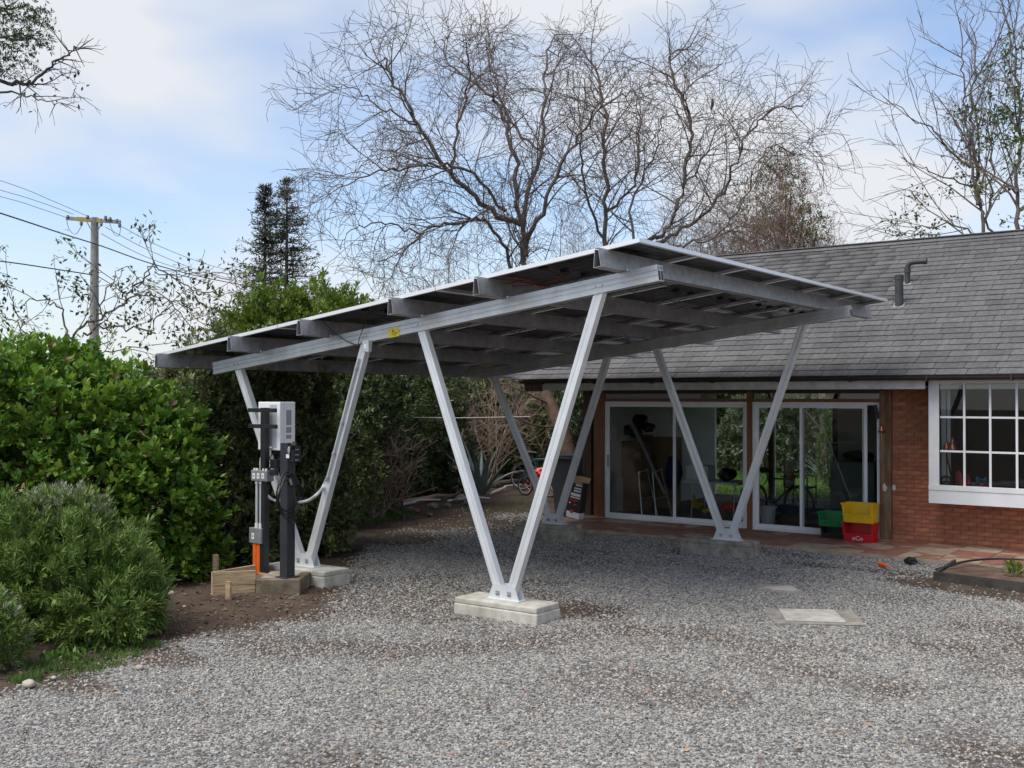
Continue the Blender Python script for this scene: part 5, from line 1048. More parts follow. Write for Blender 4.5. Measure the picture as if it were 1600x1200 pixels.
for k, (u, v, r_, m_) in enumerate(((722, 782, .16, 'field_stone'), (733, 788, .12, 'field_stone'), (712, 785, .12, 'field_stone'), (700, 792, .10, 'field_stone'), (743, 784, .09, 'field_stone'), (676, 793, .12, 'field_stone'), (650, 800, .09, 'terracotta_tile'), (672, 806, .07, 'terracotta_tile'), (640, 797, .1, 'field_stone'))):
    labs = ['largest grey rubble stone by the near left leg', 'flat rubble stone just below the largest one', 'rubble stone left of the largest one', 'low rubble stone at the left of the rubble heap', 'small rubble stone at the right end of the heap', 'wide flat stone in front of the pale pole', 'broken red brick left of the rubble heap', 'broken red brick in front of the rubble heap', 'flat grey stone at the far left of the rubble']
    solo('rubble_stone', MB().blob(G(u, v)+[0, 0, r_*.25], (r_*1.2, r_*.8, r_*.5), k+50, 1, .2), m_, labs[k], 'stone', 'rubble in front of the hedge')
wl = ['leftmost white stone of the row behind the drive', 'second white stone from the left of the far row', 'third white stone from the left of the far row', 'fourth white stone of the far row, nearly behind the bicycle', 'rightmost white stone of the far row', 'white stone lying in front of the far row']
for k, (u, v) in enumerate(((797, 734), (804, 736), (811, 733), (817, 737), (823, 735), (808, 739))): solo('white_stone', MB().blob(G(u, v)+[0, 0, .06], (.12, .1, .08), k, 1, .2), 'limestone', wl[k], 'stone', 'white stones edging the far bed')
# big dark rocks round the agave
rl = ['dark rock under the agave leaves', 'dark rock right of the agave', 'grey rock at the right end of the agave bed', 'low dark rock left of the agave', 'pale pink flat rock left of the near leg']
for k, (u, v, r_) in enumerate(((758, 747, .28), (768, 746, .26), (780, 745, .2), (742, 752, .22), (722, 765, .25))): solo('rock', MB().blob(G(u, v)+[0, 0, r_*.4], (r_*1.2, r_, r_*.75), k+80, 2, .12), 'field_stone' if k < 4 else 'terracotta_tile', rl[k], 'rock', 'rocks round the agave')
# bikes, bin, carton
bicycle('bicycle', 'small red and blue child bicycle lying against a bigger one behind the far carport legs', G(838, 776)+[0, 0, 0], -.15, ['bike_red'], .70, .15, wheel=.33)
bicycle('bicycle', 'dark adult bicycle standing behind the small red one', G(848, 768), .1, ['bike_blue'], 1.0, -.08)
solo('red_jacket', MB().blob(P(846, 738, D=21.5), (.17, .1, .09), 5, 3, .2).blob(P(842, 750, D=21.5), (.10, .08, .07), 7, 3, .2).blob(P(852, 744, D=21.5), (.07, .06, .10), 8, 3, .2), 'bike_red', 'red plastic toy heaped on the small bicycle', 'toy')
bn = Thing('wheelie_bin', 'dark grey wheelie bin with a flat lid beside the garage corner', 'bin', P(893, 806, D=18.9)*[1, 1, 0]); c = bn.loc
v = []
for z, hx, hy in ((.03, .21, .22), (1.0, .28, .30)):
    v += [(c[0]-hx, c[1]-hy, z), (c[0]+hx, c[1]-hy, z), (c[0]+hx, c[1]+hy, z), (c[0]-hx, c[1]+hy, z)]
bn.part('body', MB().add(v, [(0, 3, 2, 1), (4, 5, 6, 7), (0, 1, 5, 4), (1, 2, 6, 5), (2, 3, 7, 6), (3, 0, 4, 7)]), 'bin_grey', bevel=.02)
bn.part('lid', MB().box((c[0]-.31, c[1]-.34, 1.003), (c[0]+.31, c[1]+.33, 1.05)).box((c[0]-.29, c[1]-.31, 1.0505), (c[0]+.29, c[1]+.30, 1.085)), 'bin_grey', bevel=.012)
for s_ in (-1, 1): bn.part('wheel', MB().cyl((c[0]+s_*.20, c[1]+.24, .1), (c[0]+s_*.25, c[1]+.24, .1), .10, n=18), 'rubber')
bn.part('handle', MB().cyl((c[0]-.2, c[1]+.34, 1.0), (c[0]+.2, c[1]+.34, 1.0), .015, n=8), 'bin_grey')
# leaning carton
ct = Thing('product_carton', 'tall open black carton with white print stripes leaning by the garage corner', 'box', P(894, 808, Y=15.1)*[1, 1, 0]); L0 = ct.loc; lean = np.array([math.sin(.17), 0, math.cos(.17)]); sx_ = np.array([math.cos(.17), 0, -math.sin(.17)]); sy_ = np.array([0, 1., 0]); z0 = np.array([L0[0], 15.1, .07])
def cq(x, z, y=0): return z0+sx_*x+lean*z+sy_*y
def cbox(x0, x1, z0_, z1_, y0, y1): return MB().obox((cq(x0, z0_, y0)+cq(x1, z1_, y1))/2, sx_*(x1-x0)/2, lean*(z1_-z0_)/2, sy_*(y1-y0)/2)
W2, H2 = .13, .60
ct.part('body', cbox(-W2, W2, .10, H2, 0, .16), 'print_black'); ct.part('white_base', cbox(-W2, W2, 0, .0995, 0, .16), 'white_plastic')
ct.part('flap', MB().obox(cq(.0, H2+.055, -.035), sx_*.115+lean*-.02, lean*.075+sy_*-.03, sy_*.003), 'light_cardboard'); ct.part('flap', MB().obox(cq(.0, H2+.03, .20), sx_*.12, lean*.05+sy_*.03, sy_*.003), 'light_cardboard')
mb = MB()
for k, (a, b_, z, t_) in enumerate(((-.02, .11, .56, .012), (-.04, .10, .505, .012), (-.045, .10, .46, .014), (-.09, .10, .395, .024), (-.09, .10, .345, .01))): mb.obox(cq((a+b_)/2, z, -.0015), sx_*(b_-a)/2, lean*t_, sy_*.001)
mb.obox(cq(-.09, .245, -.0015), sx_*.015, lean*.012, sy_*.001); ct.part('printed_stripes', mb, 'sticker_white')
mb = MB()
for x, z, a, b_ in ((-.08, .30, .018, .016), (.0, .29, .02, .02), (.02, .23, .03, .012), (-.03, .30, .01, .02), (.05, .30, .015, .015)): mb.obox(cq(x, z, -.0015), sx_*a, lean*b_, sy_*.001)
v = [cq(-.03+.034*math.cos(t_), .105+.034*math.sin(t_), -.003) for t_ in np.linspace(0, 6.283, 17)[:-1]]; mb.add(v, [tuple(range(16))]); ct.part('printed_logo', mb, 'print_red')
# clothes line
solo('washing_line', MB().tube([P(622, 652, D=19), P(720, 653, D=19.3), P(828, 651, D=19.6)], .008, 5), 'stain_white', 'thin white washing line strung in front of the trees', 'line')
# ------------------------------------------------------------------ vegetation
def D(px, py, d): return P(px, py, D=d)
def crown_mesh(name, lobes, n, k, tpl, L_, W_, seed, off, spread=.9, lift=.35, **kw):
    rng = np.random.default_rng(seed); p, nn = lobes_sample(lobes, n, rng, **kw); pos, d, ln, wd = rosettes(p, nn, k, rng, L_, W_, spread, lift)
    Vl, Fl = leaf_mesh(name, tpl, pos, d, ln, wd, rng); return mesh_np(name, Vl-np.array(off), Fl)
def stems(base, lobes, r, seed, off, n=14, mat='bark_brown', parent=None, name='stem'):
    rng = np.random.default_rng(seed); w_ = Wood(); lobes = np.array(lobes); sc_ = lobes[:, 3].mean(); spec = [dict(seg=.3, wig=.1, up=.0, n=6), dict(seg=.2, wig=.16, up=.1, n=4, den=2.2/sc_, len=.42*sc_, ang=(25, 55), rmin=.004, rmax=.02, **{'from': .3}), dict(seg=.12, wig=.2, up=.1, n=3, den=4, len=.2*sc_, ang=(30, 60), rmin=.003, rmax=.008, **{'from': .2})]
    for k in range(n):
        l_ = lobes[rng.integers(len(lobes))]; tgt = l_[:3]+unit(rng.normal(size=3))*l_[3:6]*.5; tgt[2] = max(tgt[2], .4); b_ = np.array(base)+rng.normal(size=3)*[.15, .15, 0]
        mid = (b_+tgt)/2+rng.normal(size=3)*.05+[0, 0, .1]; w_.children(smooth_path([b_, mid, tgt], 5), r*rng.uniform(.6, 1.1), 0, rng, spec)
    o = link(name, w_.mesh(name, off), parent); finish(o, mat, True); return o
def plant(name, label, cat, base, layers, stem=None, group=None):
    """layers: list of (lobes, n, k, tpl, len, wid, mat, opts)"""
    t = Thing(name, label, cat, base, group)
    for i, (lb, n, k, tpl, l_, w_, mt, op) in enumerate(layers): t.raw('foliage' if i == 0 else op.get('nm', 'foliage'), crown_mesh(name, lb, n, k, tpl, l_, w_, i*7+len(label), t.loc, **{a: b for a, b in op.items() if a != 'nm'}), mt)
    if stem: stems(base, layers[0][0], stem[0], 5, t.loc, stem[1], stem[2], t.o)
    return t
# lobes given by photo column/row at a depth: (px, py, depth, rx, ry, rz)
def lob(*a): return [tuple(D(u, v, d))+(rx, ry, rz) for u, v, d, rx, ry, rz in a]
# broad leaved bright shrub on the left
lb = lob((60, 640, 12.4, .95, .9, .72), (-60, 650, 11.6, 1.0, .9, .8), (180, 668, 12.6, .80, .8, .66), (262, 705, 12.5, .50, .6, .52), (110, 760, 12.2, 1.1, .9, .8), (240, 790, 12.1, .70, .7, .70), (20, 720, 11.6, .9, .8, .9), (270, 860, 12.2, .55, .6, .45), (150, 850, 12.6, .9, .7, .6), (-80, 820, 11.8, 1.0, .9, .9), (130, 590, 12.9, .45, .4, .38), (225, 640, 12.8, .36, .4, .30), (40, 580, 12.6, .5, .4, .36))
big = plant('broadleaf_shrub', 'large glossy bright green broad leaved shrub filling the left side of the yard', 'shrub', D(150, 640, 12.6)*[1, 1, 0], [(lb, 6800, 8, TPL_BROAD, .098, .060, 'leaf_bright', dict(spread=1.25, lift=.5, rmin=.60, bumps=.20, gap=.8)), (lb, 1100, 5, TPL_BROAD, .085, .048, 'leaf_new', dict(spread=.75, lift=.9, rmin=.98, rmax=1.14, bumps=.20, gap=.8)), (lb, 130, 3, TPL_BROAD, .08, .045, 'leaf_rusty', dict(spread=1.2, rmin=.9, rmax=1.05, bumps=.20))], (.03, 22, 'bark_brown'))
# rounded fine leaved bush in front
lb = lob((105, 900, 9.5, .72, .7, .62), (30, 880, 9.4, .55, .5, .56), (185, 925, 9.4, .40, .45, .42), (95, 835, 9.7, .46, .5, .40), (150, 960, 9.1, .50, .4, .32), (215, 955, 9.3, .22, .25, .26), (20, 930, 9.3, .4, .4, .4))
rb = plant('rounded_bush', 'low rounded dense bush with fine narrow leaves in front of the broad leaved shrub', 'bush', D(110, 1000, 9.4)*[1, 1, 0], [(lb, 5600, 13, TPL_LEAF, .070, .0145, 'leaf_bush', dict(spread=1.15, lift=.45, rmin=.62, bumps=.20, gap=.5)), (lb[3:4]+lob((90, 800, 9.8, .3, .35, .24)), 620, 14, TPL_LEAF, .045, .010, 'leaf_silver', dict(spread=1.0, lift=.8, rmin=.95, zmin=1.02))], (.02, 16, 'bark_grey'))
lb = lob((-5, 1000, 8.2, .20, .25, .26), (-60, 990, 8.2, .35, .35, .36), (-20, 960, 8.4, .2, .2, .2))
plant('grey_bush', 'small grey green bush at the bottom left edge of the photo', 'bush', D(-20, 1040, 8.2)*[1, 1, 0], [(lb, 1300, 12, TPL_LEAF, .05, .011, 'leaf_bush', dict(spread=1.0, lift=.5)), (lb, 200, 12, TPL_LEAF, .045, .011, 'leaf_silver', dict(rmin=1.0, spread=1.0))], (.012, 8, 'bark_grey'))
# evergreen hedge trees behind the carport
H = 'tall evergreen shrubs behind the carport'
def hedge(label, lobes_, n, mat, base, k=7, L_=.10, W_=.036, extra=None, stem=(.05, 14, 'bark_brown')):
    lay = [(lobes_, n, k, TPL_LEAF, L_, W_, mat, dict(spread=1.15, lift=.2, rmin=.55, bumps=.2, gap=.9))]
    if extra: lay.append((lobes_, extra[1], 6, TPL_LEAF, L_, W_, extra[0], dict(spread=1.0, lift=.4, rmin=.97, rmax=1.08, bumps=.2)))
    return plant('evergreen_shrub', label, 'shrub', base, lay, stem, H)
hedge('dark shrub with light olive leaf sprays left of the white inverter box', lob((355, 660, 14.2, .55, .6, .9), (330, 760, 14.0, .5, .6, .8), (390, 600, 14.6, .5, .6, .5), (370, 840, 13.8, .6, .5, .55), (305, 610, 14.8, .4, .5, .5)), 3600, 'leaf_dark', D(360, 700, 14)*[1, 1, 0], extra=('leaf_olive', 1700))
hedge('grey green shrub with pale leaf clumps directly behind the black charger post', lob((440, 640, 15.2, .75, .7, .8), (470, 740, 15.0, .6, .6, .8), (420, 800, 14.6, .6, .6, .7), (500, 820, 14.3, .35, .5, .5)), 4200, 'leaf_dark', D(450, 700, 15)*[1, 1, 0], extra=('leaf_olive', 1500))
hedge('tall dark shrub rising between the two left carport legs', lob((560, 640, 18.6, 1.0, .9, .9), (525, 740, 17.2, .65, .7, .9), (600, 700, 19.6, .8, .7, 1.0), (560, 580, 19, .9, .9, .6), (570, 760, 19.4, .6, .6, .6)), 4600, 'leaf_dark', D(560, 700, 19)*[1, 1, 0], extra=('leaf_mid', 1500))
hedge('very dark dense shrub right of the twiggy brown one with stems to the ground', lob((660, 685, 22.4, 1.0, .8, 1.1), (645, 735, 22.2, .75, .7, .75), (697, 725, 22.4, .60, .7, .7), (670, 620, 22.5, .95, .8, .8)), 4600, 'leaf_dark', D(660, 700, 22.4)*[1, 1, 0], extra=('leaf_dark', 300))
hedge('lime green tree crown standing above the far left corner of the carport roof', lob((420, 540, 21, 1.0, 1.0, 1.15), (500, 525, 21.5, 1.1, 1.0, 1.0), (560, 545, 21.8, .9, .9, .95), (385, 560, 20.8, .7, .8, .9), (545, 490, 21.8, .35, .4, .5), (470, 500, 21.3, .5, .5, .5)), 6000, 'leaf_lime', D(470, 700, 21.3)*[1, 1, 0], L_=.12, W_=.04, stem=(.09, 14, 'bark_brown'))
hedge('dark mixed shrub at the back behind the inverter, below the roof edge', lob((480, 600, 19, 1.2, .9, .9), (350, 600, 18.5, 1.1, .9, .9), (420, 690, 18.2, 1.4, .8, 1.2), (620, 600, 20.5, 1.2, 1.0, 1.0)), 5200, 'leaf_mid', D(440, 700, 18.6)*[1, 1, 0], extra=('leaf_olive', 1500))
# generic background tree, copied round
rng = np.random.default_rng(77)
def far_tree(label, base, h, w_, mat, n, group, seed, leaf=(.16, .07), stem_mat='bark_brown', k=6):
    rg = random.Random(seed); lobes_ = []
    for i in range(9): a = rg.uniform(0, 6.28); q = rg.uniform(0, .6); lobes_.append((base[0]+math.cos(a)*q*w_, base[1]+math.sin(a)*q*w_, h*rg.uniform(.28, .78), w_*rg.uniform(.4, .6), w_*rg.uniform(.4, .6), h*rg.uniform(.15, .25)))
    lobes_.append((base[0], base[1], h*.5, w_*.7, w_*.7, h*.4)); lobes_.append((base[0], base[1], h*.22, w_*.8, w_*.8, h*.24))
    t = plant('background_tree', label, 'tree', base, [(lobes_, n, k, TPL_LEAF, leaf[0], leaf[1], mat, dict(spread=1.2, lift=.1, rmin=.5, bumps=.22))], (.10, 9, stem_mat), group); return t
BG = 'trees and tall shrubs beyond the yard'
ft1 = far_tree('mid green bushy tree in the belt beyond the yard', D(740, 640, 27)*[1, 1, 0], 3.3, 1.9, 'leaf_mid', 3600, BG, 1, leaf=(.15, .06))
ft2 = far_tree('olive brown loose tree in the belt beyond the yard', D(800, 640, 29)*[1, 1, 0], 3.2, 1.9, 'leaf_olive', 3200, BG, 2, leaf=(.13, .05))
ft3 = far_tree('dark evergreen tree in the belt beyond the yard', D(640, 640, 32)*[1, 1, 0], 4.0, 2.4, 'leaf_dark', 3600, BG, 3)
spots = [(ft1, 885, 27, 1.0), (ft2, 690, 30, 1.1), (ft3, 860, 33, .95), (ft3, 930, 31, .9), (ft1, 640, 30, 1.1), (ft3, 560, 34, 1.0), (ft1, 470, 36, 1.05), (ft3, 380, 33, .8), (ft2, 300, 30, .95), (ft3, 215, 30, .80), (ft1, 120, 32, .85), (ft2, 40, 34, 1.05), (ft3, -50, 33, 1.05), (ft2, 770, 36, 1.15), (ft1, 820, 40, 1.35), (ft3, 720, 42, 1.3),
         (ft3, 1120, 34, .95), (ft1, 1170, 36, 1.0), (ft3, 1230, 39, 1.1), (ft3, 1290, 37, 1.0), (ft1, 1340, 41, 1.0), (ft3, 1400, 38, 1.0), (ft1, 1480, 40, 1.1), (ft3, 1580, 40, 1.1), (ft3, 1050, 35, .9), (ft1, 990, 37, 1.0)]
kinds = {id(ft1): 'mid green bushy tree in the belt beyond the yard', id(ft2): 'olive brown loose tree in the belt beyond the yard', id(ft3): 'dark evergreen tree in the belt beyond the yard'}
for i, (f_, u, d_, s_) in enumerate(spots):
    o = copy_tree(f_.o); b_ = D(u, 640, d_); o.location = (b_[0], b_[1], 0); o.rotation_euler[2] = i*1.7; o.scale = (s_, s_, s_*rng.uniform(.85, 1.05))
# silvery shrub, trunk and spiky plant on the lawn seen through the garage
lb = lob((1215, 680, 31, 1.5, 1.3, 1.25), (1170, 700, 31.5, 1.1, 1.0, 1.1), (1195, 650, 31.5, 1.0, 1.0, .8), (1235, 715, 30.5, 1.0, .9, .8))
plant('flowering_shrub', 'big rounded silvery leaved shrub at the far side of the lawn, seen through the garage', 'shrub', D(1205, 700, 31)*[1, 1, 0], [(lb, 3400, 7, TPL_LEAF, .15, .055, 'leaf_silver', dict(spread=1.2, lift=.2, rmin=.6)), (lb, 2000, 6, TPL_LEAF, .15, .05, 'leaf_mid', dict(spread=1.2, rmin=.5, rmax=.98))], (.05, 8, 'bark_brown'))
tr = Thing('lawn_tree', 'slim pale trunk standing on the lawn, seen through the right glass door', 'tree', D(1286, 755, 29)*[1, 1, 0]); wd_ = Wood()
wd_.children(smooth_path([tr.loc, D(1286, 700, 29), D(1285, 650, 29), D(1290, 560, 29)], 5), .10, 0, rng, [dict(seg=.4, wig=.1, up=0, n=8), dict(seg=.3, wig=.15, up=.05, n=4, den=1.6, len=1.6, ang=(35, 80), rmin=.01, rmax=.04, **{'from': .45})]); tr.raw('trunk', wd_.mesh('trunk', tr.loc), 'bark_pink')
tr.raw('crown', crown_mesh('crown', [tuple(D(1290, 560, 29))+(2.2, 2.0, 1.3)], 1500, 6, TPL_LEAF, .15, .06, 4, tr.loc), 'leaf_dark')
def spiky(name, label, base, n, L_, W_, seed, mat='agave', cat='plant', group=None, elev=(20, 80)):
    t = Thing(name, label, cat, base, group); rg = random.Random(seed)
    for k in range(n):
        a = k*2.399+rg.uniform(-.2, .2); el = R(rg.uniform(*elev)); l_ = L_*rg.uniform(.75, 1.15); mb = MB(); segs = 8; pts = []; e = el
        p = np.array([.04*math.cos(a), .04*math.sin(a), .04]); bend = rg.uniform(.02, .12)
        side = np.array([-math.sin(a), math.cos(a), 0])
        for i in range(segs+1):
            f = i/segs; wv = W_*(math.sin(math.pi*min(1, f*.85+.22))**.8)*(1-f**6) if i < segs else .002
            d_ = np.array([math.cos(a)*math.cos(e), math.sin(a)*math.cos(e), math.sin(e)]); up = np.cross(d_, side)*-1
            pts.append((p.copy(), wv, up)); p = p+d_*l_/segs; e -= bend
        v = []; 
        for p_, w_, up in pts: v += [p_-side*w_/2+up*w_*.18, p_-up*.004, p_+side*w_/2+up*w_*.18, p_-up*(.012+w_*.08)]
        f_ = []
        for i in range(segs): b_ = i*4; f_ += [(b_, b_+1, b_+5, b_+4), (b_+1, b_+2, b_+6, b_+5), (b_+2, b_+3, b_+7, b_+6), (b_+3, b_, b_+4, b_+7)]
        t.part('leaf', MB().add([q+t.loc for q in v], f_), mat, smooth=True)
    return t
agp = D(752, 752, 21); agp[2] = .15
spiky('agave', 'big blue grey agave with arching leaves at the back of the yard', agp, 11, 1.15, .12, 4, elev=(48, 86))
spiky('yucca', 'spiky grey green plant beside the slim trunk on the lawn', D(1284, 745, 27.5)*[1, 1, 0], 24, .75, .035, 12, elev=(10, 85))
lb = lob((1297, 700, 24.5, .32, .3, .55), (1299, 735, 24.5, .30, .3, .35), (1300, 660, 24.6, .2, .2, .3)); plant('potted_conifer', 'narrow blue green shrub on the lawn seen just left of the cabinet', 'shrub', D(1298, 760, 24.5)*[1, 1, 0], [(lb, 900, 8, TPL_LEAF, .07, .014, 'leaf_mid', dict(spread=1.0))], (.02, 5, 'bark_brown'))
# lawn grass
rng = np.random.default_rng(8); n_ = 26000; gx_ = rng.uniform(-13.5, -5.5, n_); gy_ = 21.7+rng.random(n_)*10; dd = unit(rng.normal(size=(n_, 3))*.45+[0, 0, 1]); Vl, Fl = leaf_mesh('g', TPL_BLADE, np.stack([gx_, gy_, np.full(n_, -.01)], -1), dd, rng.uniform(.05, .11, n_), np.full(n_, .016), rng)
lawn_o = link('lawn_grass', mesh_np('lawn_grass', Vl, Fl)); finish(lawn_o, 'grass_blade'); setp(lawn_o, 'bright green lawn seen through the glass garage', 'grass', kind='stuff')
# leaning trunk at the left gable
tk = Thing('leaning_tree', 'brown leaning tree trunk under the left end of the house roof', 'tree', D(897, 770, 20.5)*[1, 1, 0]); wd_ = Wood()
spec = [dict(seg=.3, wig=.1, up=0, n=12, tip=.75), dict(seg=.2, wig=.2, up=-.05, n=5, den=.9, len=1.5, ang=(40, 80), rmin=.008, rmax=.03, **{'from': .3}), dict(seg=.15, wig=.25, up=0, n=3, den=3, len=.5, ang=(30, 70), rmin=.005, rmax=.012, **{'from': .2})]
wd_.children(smooth_path([tk.loc, D(893, 730, 20.5), D(880, 680, 20.6), D(866, 645, 20.8), D(852, 613, 21), D(842, 575, 21.3)], 5), .155, 0, rng, spec); finish(tk.raw('trunk', wd_.mesh('trunk', tk.loc), None), 'bark_brown', True)
lb = lob((905, 660, 21.5, .6, .6, .8), (910, 720, 21.4, .6, .6, .6)); plant('white_flowered_shrub', 'dark shrub with white flowers between the garage corner and the leaning trunk', 'shrub', D(905, 760, 21.5)*[1, 1, 0], [(lb, 900, 7, TPL_LEAF, .11, .045, 'leaf_dark', dict(spread=1.2)), (lb, 70, 5, TPL_BROAD, .05, .04, 'bead_light', dict(nm='flower', spread=1.3, rmin=1.0))], (.03, 6, 'bark_brown'))

# ---------------- bare trees
def bare(name, label, limbs, seed, spec, r0, mat='bark_grey', cat='tree', group=None, twmat=None, base=None, jt=1.0):
    rng = np.random.default_rng(seed); w_ = Wood(); t = None
    for i, (pts, r_) in enumerate(limbs):
        pp = [D(u, v, d) for u, v, d in pts]
        if t is None: b_ = pp[0].copy(); b_[2] = 0; t = Thing(name, label, cat, b_, group)
        w_.children(smooth_path(pp, 6, rng, .0016*pts[0][2]*jt), r_*.68, 0, rng, spec)
    o = t.raw('trunk' if True else '', w_.mesh(name, t.loc), None); finish(o, mat, True); return t, w_
F_ = 'from'
def sp5(dens=(1.15, 1.5, 2.2), lens=(2.5, 1.45, .8), up=(.05, .02, -.05), wig=(.10, .19, .26, .30), rm=.0058, tipn=3):
    dens = (dens[0]*1.85, dens[1]*2.0, dens[2]*2.3); lens = tuple(x_*.88 for x_ in lens)
    return [dict(seg=.4, wig=.08, up=0, n=7, tip=.28), dict(seg=.35, wig=wig[1], up=up[0], n=5, den=dens[0], len=lens[0], ang=(25, 65), rmin=.009, rmax=.026, **{F_: .18}), dict(seg=.25, wig=wig[2], up=up[1], n=4, den=dens[1], len=lens[1], ang=(25, 70), rmin=.007, rmax=.013, **{F_: .12}), dict(seg=.17, wig=wig[3], up=up[2], n=tipn, den=dens[2], len=lens[2], ang=(25, 75), rmin=rm, rmax=.009, **{F_: .1})]
L1 = [([(824, 1180-560, 30), (822, 500, 30), (822, 420, 30), (814, 345, 30), (806, 300, 30)], .19), ([(812, 350, 30), (762, 325, 29.5), (705, 270, 29), (655, 195, 28.6), (618, 134, 28.3), (600, 90, 28.2)], .12),
      ([(808, 310, 30), (800, 240, 30.2), (782, 175, 30.4), (745, 134, 30.5), (700, 98, 30.8), (690, 62, 31)], .10), ([(822, 400, 30), (818, 320, 30.5), (845, 240, 31), (850, 155, 31.2), (852, 98, 31.5), (870, 54, 31.7)], .11), ([(822, 385, 30), (850, 320, 29.5), (890, 235, 29), (930, 180, 28.6), (985, 141, 28.3)], .10),
      ([(790, 330, 29.8), (730, 265, 29), (660, 258, 28), (590, 270, 27.5), (520, 300, 27)], .07), ([(800, 600, 30.5), (798, 430, 30.4), (765, 350, 30), (720, 345, 29.5), (660, 365, 29), (615, 420, 28.7)], .09), ([(850, 240, 31), (800, 190, 32), (770, 112, 32.6), (760, 54, 33)], .07), ([(655, 195, 28.6), (600, 175, 28.2), (560, 141, 28), (520, 134, 27.8)], .045), ([(705, 270, 29), (720, 180, 28.6), (735, 112, 28.2), (725, 62, 28)], .06), ([(660, 365, 29), (600, 350, 28.5), (550, 360, 28), (530, 390, 27.9)], .04)]
bare('bare_tree', 'big spreading leafless tree with twisting twigs rising behind the carport roof', L1, 3, sp5(dens=(1.25, 1.6, 2.3)), .2)
L2 = [([(945, 620, 32), (946, 400, 32), (948, 300, 32), (944, 210, 32), (935, 126, 32), (905, 76, 32.2)], .12), ([(948, 330, 32), (990, 290, 32.5), (1000, 220, 33), (990, 141, 33)], .07), ([(946, 380, 32), (915, 300, 31.5), (905, 210, 31), (900, 134, 31)], .07)]
bare('bare_tree', 'slimmer leafless tree with an upright trunk just right of the big bare one', L2, 8, sp5(dens=(1.1, 1.4, 2.0), lens=(2.6, 1.5, .8)), .12)
L3 = [([(1000, 620, 31), (1008, 400, 31), (1040, 360, 31), (1068, 290, 31), (1080, 210, 31), (1065, 148, 31), (1045, 98, 31), (1080, 69, 31)], .12), ([(1025, 380, 31), (1075, 355, 31), (1130, 300, 30.5), (1160, 230, 30.2), (1200, 175, 30), (1255, 166, 29.8)], .09), ([(1015, 395, 31), (1050, 385, 30.5), (1110, 370, 30), (1150, 330, 29.5), (1200, 230, 29), (1240, 240, 29)], .06), ([(1068, 290, 31), (1110, 230, 31.5), (1130, 170, 32)], .05), ([(1008, 410, 31), (985, 330, 31.5), (1020, 250, 32), (1035, 180, 32.4)], .07)]
bare('bare_tree', 'leafless tree with long thin branches reaching right over the house roof', L3, 14, sp5(dens=(1.15, 1.4, 2.0), lens=(2.7, 1.7, 1.0)), .12)
# pinkish bare shrubs under/behind
def twiggy(label, px, d, h, w_, seed, mat='bark_pink', n=18, rr=.02, dens=(3.2, 5), name='bare_shrub', group='leafless twiggy shrubs', base_z=0, lens=(1.0, .5), sg=1.0):
    rng = np.random.default_rng(seed); wd2 = Wood(); b_ = D(px, 640, d); b_[2] = base_z; t = Thing(name, label, 'shrub', b_, group)
    spec = [dict(seg=.25*sg, wig=.10, up=.05, n=5 if sg < 2 else 4), dict(seg=.2*sg, wig=.2, up=.06, n=4 if sg < 2 else 3, den=dens[0], len=lens[0]*h/3, ang=(20, 60), rmin=.005, rmax=.014, **{F_: .2}), dict(seg=.13*sg, wig=.25, up=.0, n=3, den=dens[1], len=lens[1]*h/3, ang=(25, 75), rmin=.004, rmax=.008, **{F_: .1})]
    for k in range(n):
        a = rng.uniform(0, 6.28); q = rng.random()**.6; tgt = b_+[math.cos(a)*q*w_, math.sin(a)*q*w_, h*rng.uniform(.6, 1.05)*(1.1-.4*q)]; wd2.children(smooth_path([b_+rng.normal(size=3)*[.12, .12, 0], (b_+tgt)/2+rng.normal(size=3)*.1*w_, tgt], 6, rng, .02), rr*rng.uniform(.6, 1.2), 0, rng, spec)
    finish(t.raw('branches', wd2.mesh('b', t.loc), None), mat, True); return t
twiggy('brown leafless bush at the right of the dark charger post behind the leg', 592, 18.3, 1.7, .75, 3, 'bark_pink', 18, .012, (4, 7))
twiggy('pinkish leafless bush behind the middle carport leg', 700, 24, 3.1, 1.3, 4, 'bark_pink', 12)
twiggy('tall pinkish leafless bush left of the leaning trunk', 770, 25, 3.4, 1.4, 5, 'bark_pink', 11)
twiggy('pinkish leafless bush immediately right of the leaning trunk', 850, 26, 3.4, 1.5, 6, 'bark_pink', 12)
twiggy('pale small bare sapling standing in front of the olive belt', 826, 29, 2.6, .4, 7, 'stain_white', 4, .014, (3, 4))
twiggy('pale bare bush with upright stems behind the near left leg of the middle pair', 735, 27, 2.4, .6, 8, 'stain_white', 7, .013, (3, 5))
# dense reddish twig trees above the roof line
for i, (px, d, h, w_, lab, m_) in enumerate(((1205, 40, 10.8, 2.8, 'dense reddish brown twiggy tree above the left end of the house roof', 'bark_pink'), (1130, 38, 8.8, 2.6, 'lower dense twiggy tree behind the high corner of the carport', 'bark_pink'), (1275, 42, 9.0, 2.0, 'small twiggy tree right of the dense reddish one above the ridge', 'bark_pink'), (725, 34, 7.6, 2.8, 'dense reddish twiggy tree behind the middle of the carport roof', 'bark_pink'), (900, 37, 8.6, 3.0, 'twiggy undergrowth tree just behind the highest edge of the roof', 'bark_pink'), (1040, 38, 9.2, 2.8, 'twiggy tree filling the gap between the two right bare trees', 'bark_pink'))):
    twiggy(lab, px, d, h, w_, 20+i, 'bark_russet', 34, .026, (3.4, 4.6), sg=2.2, name='twiggy_tree', group='reddish twiggy trees behind', lens=(.6, .32))
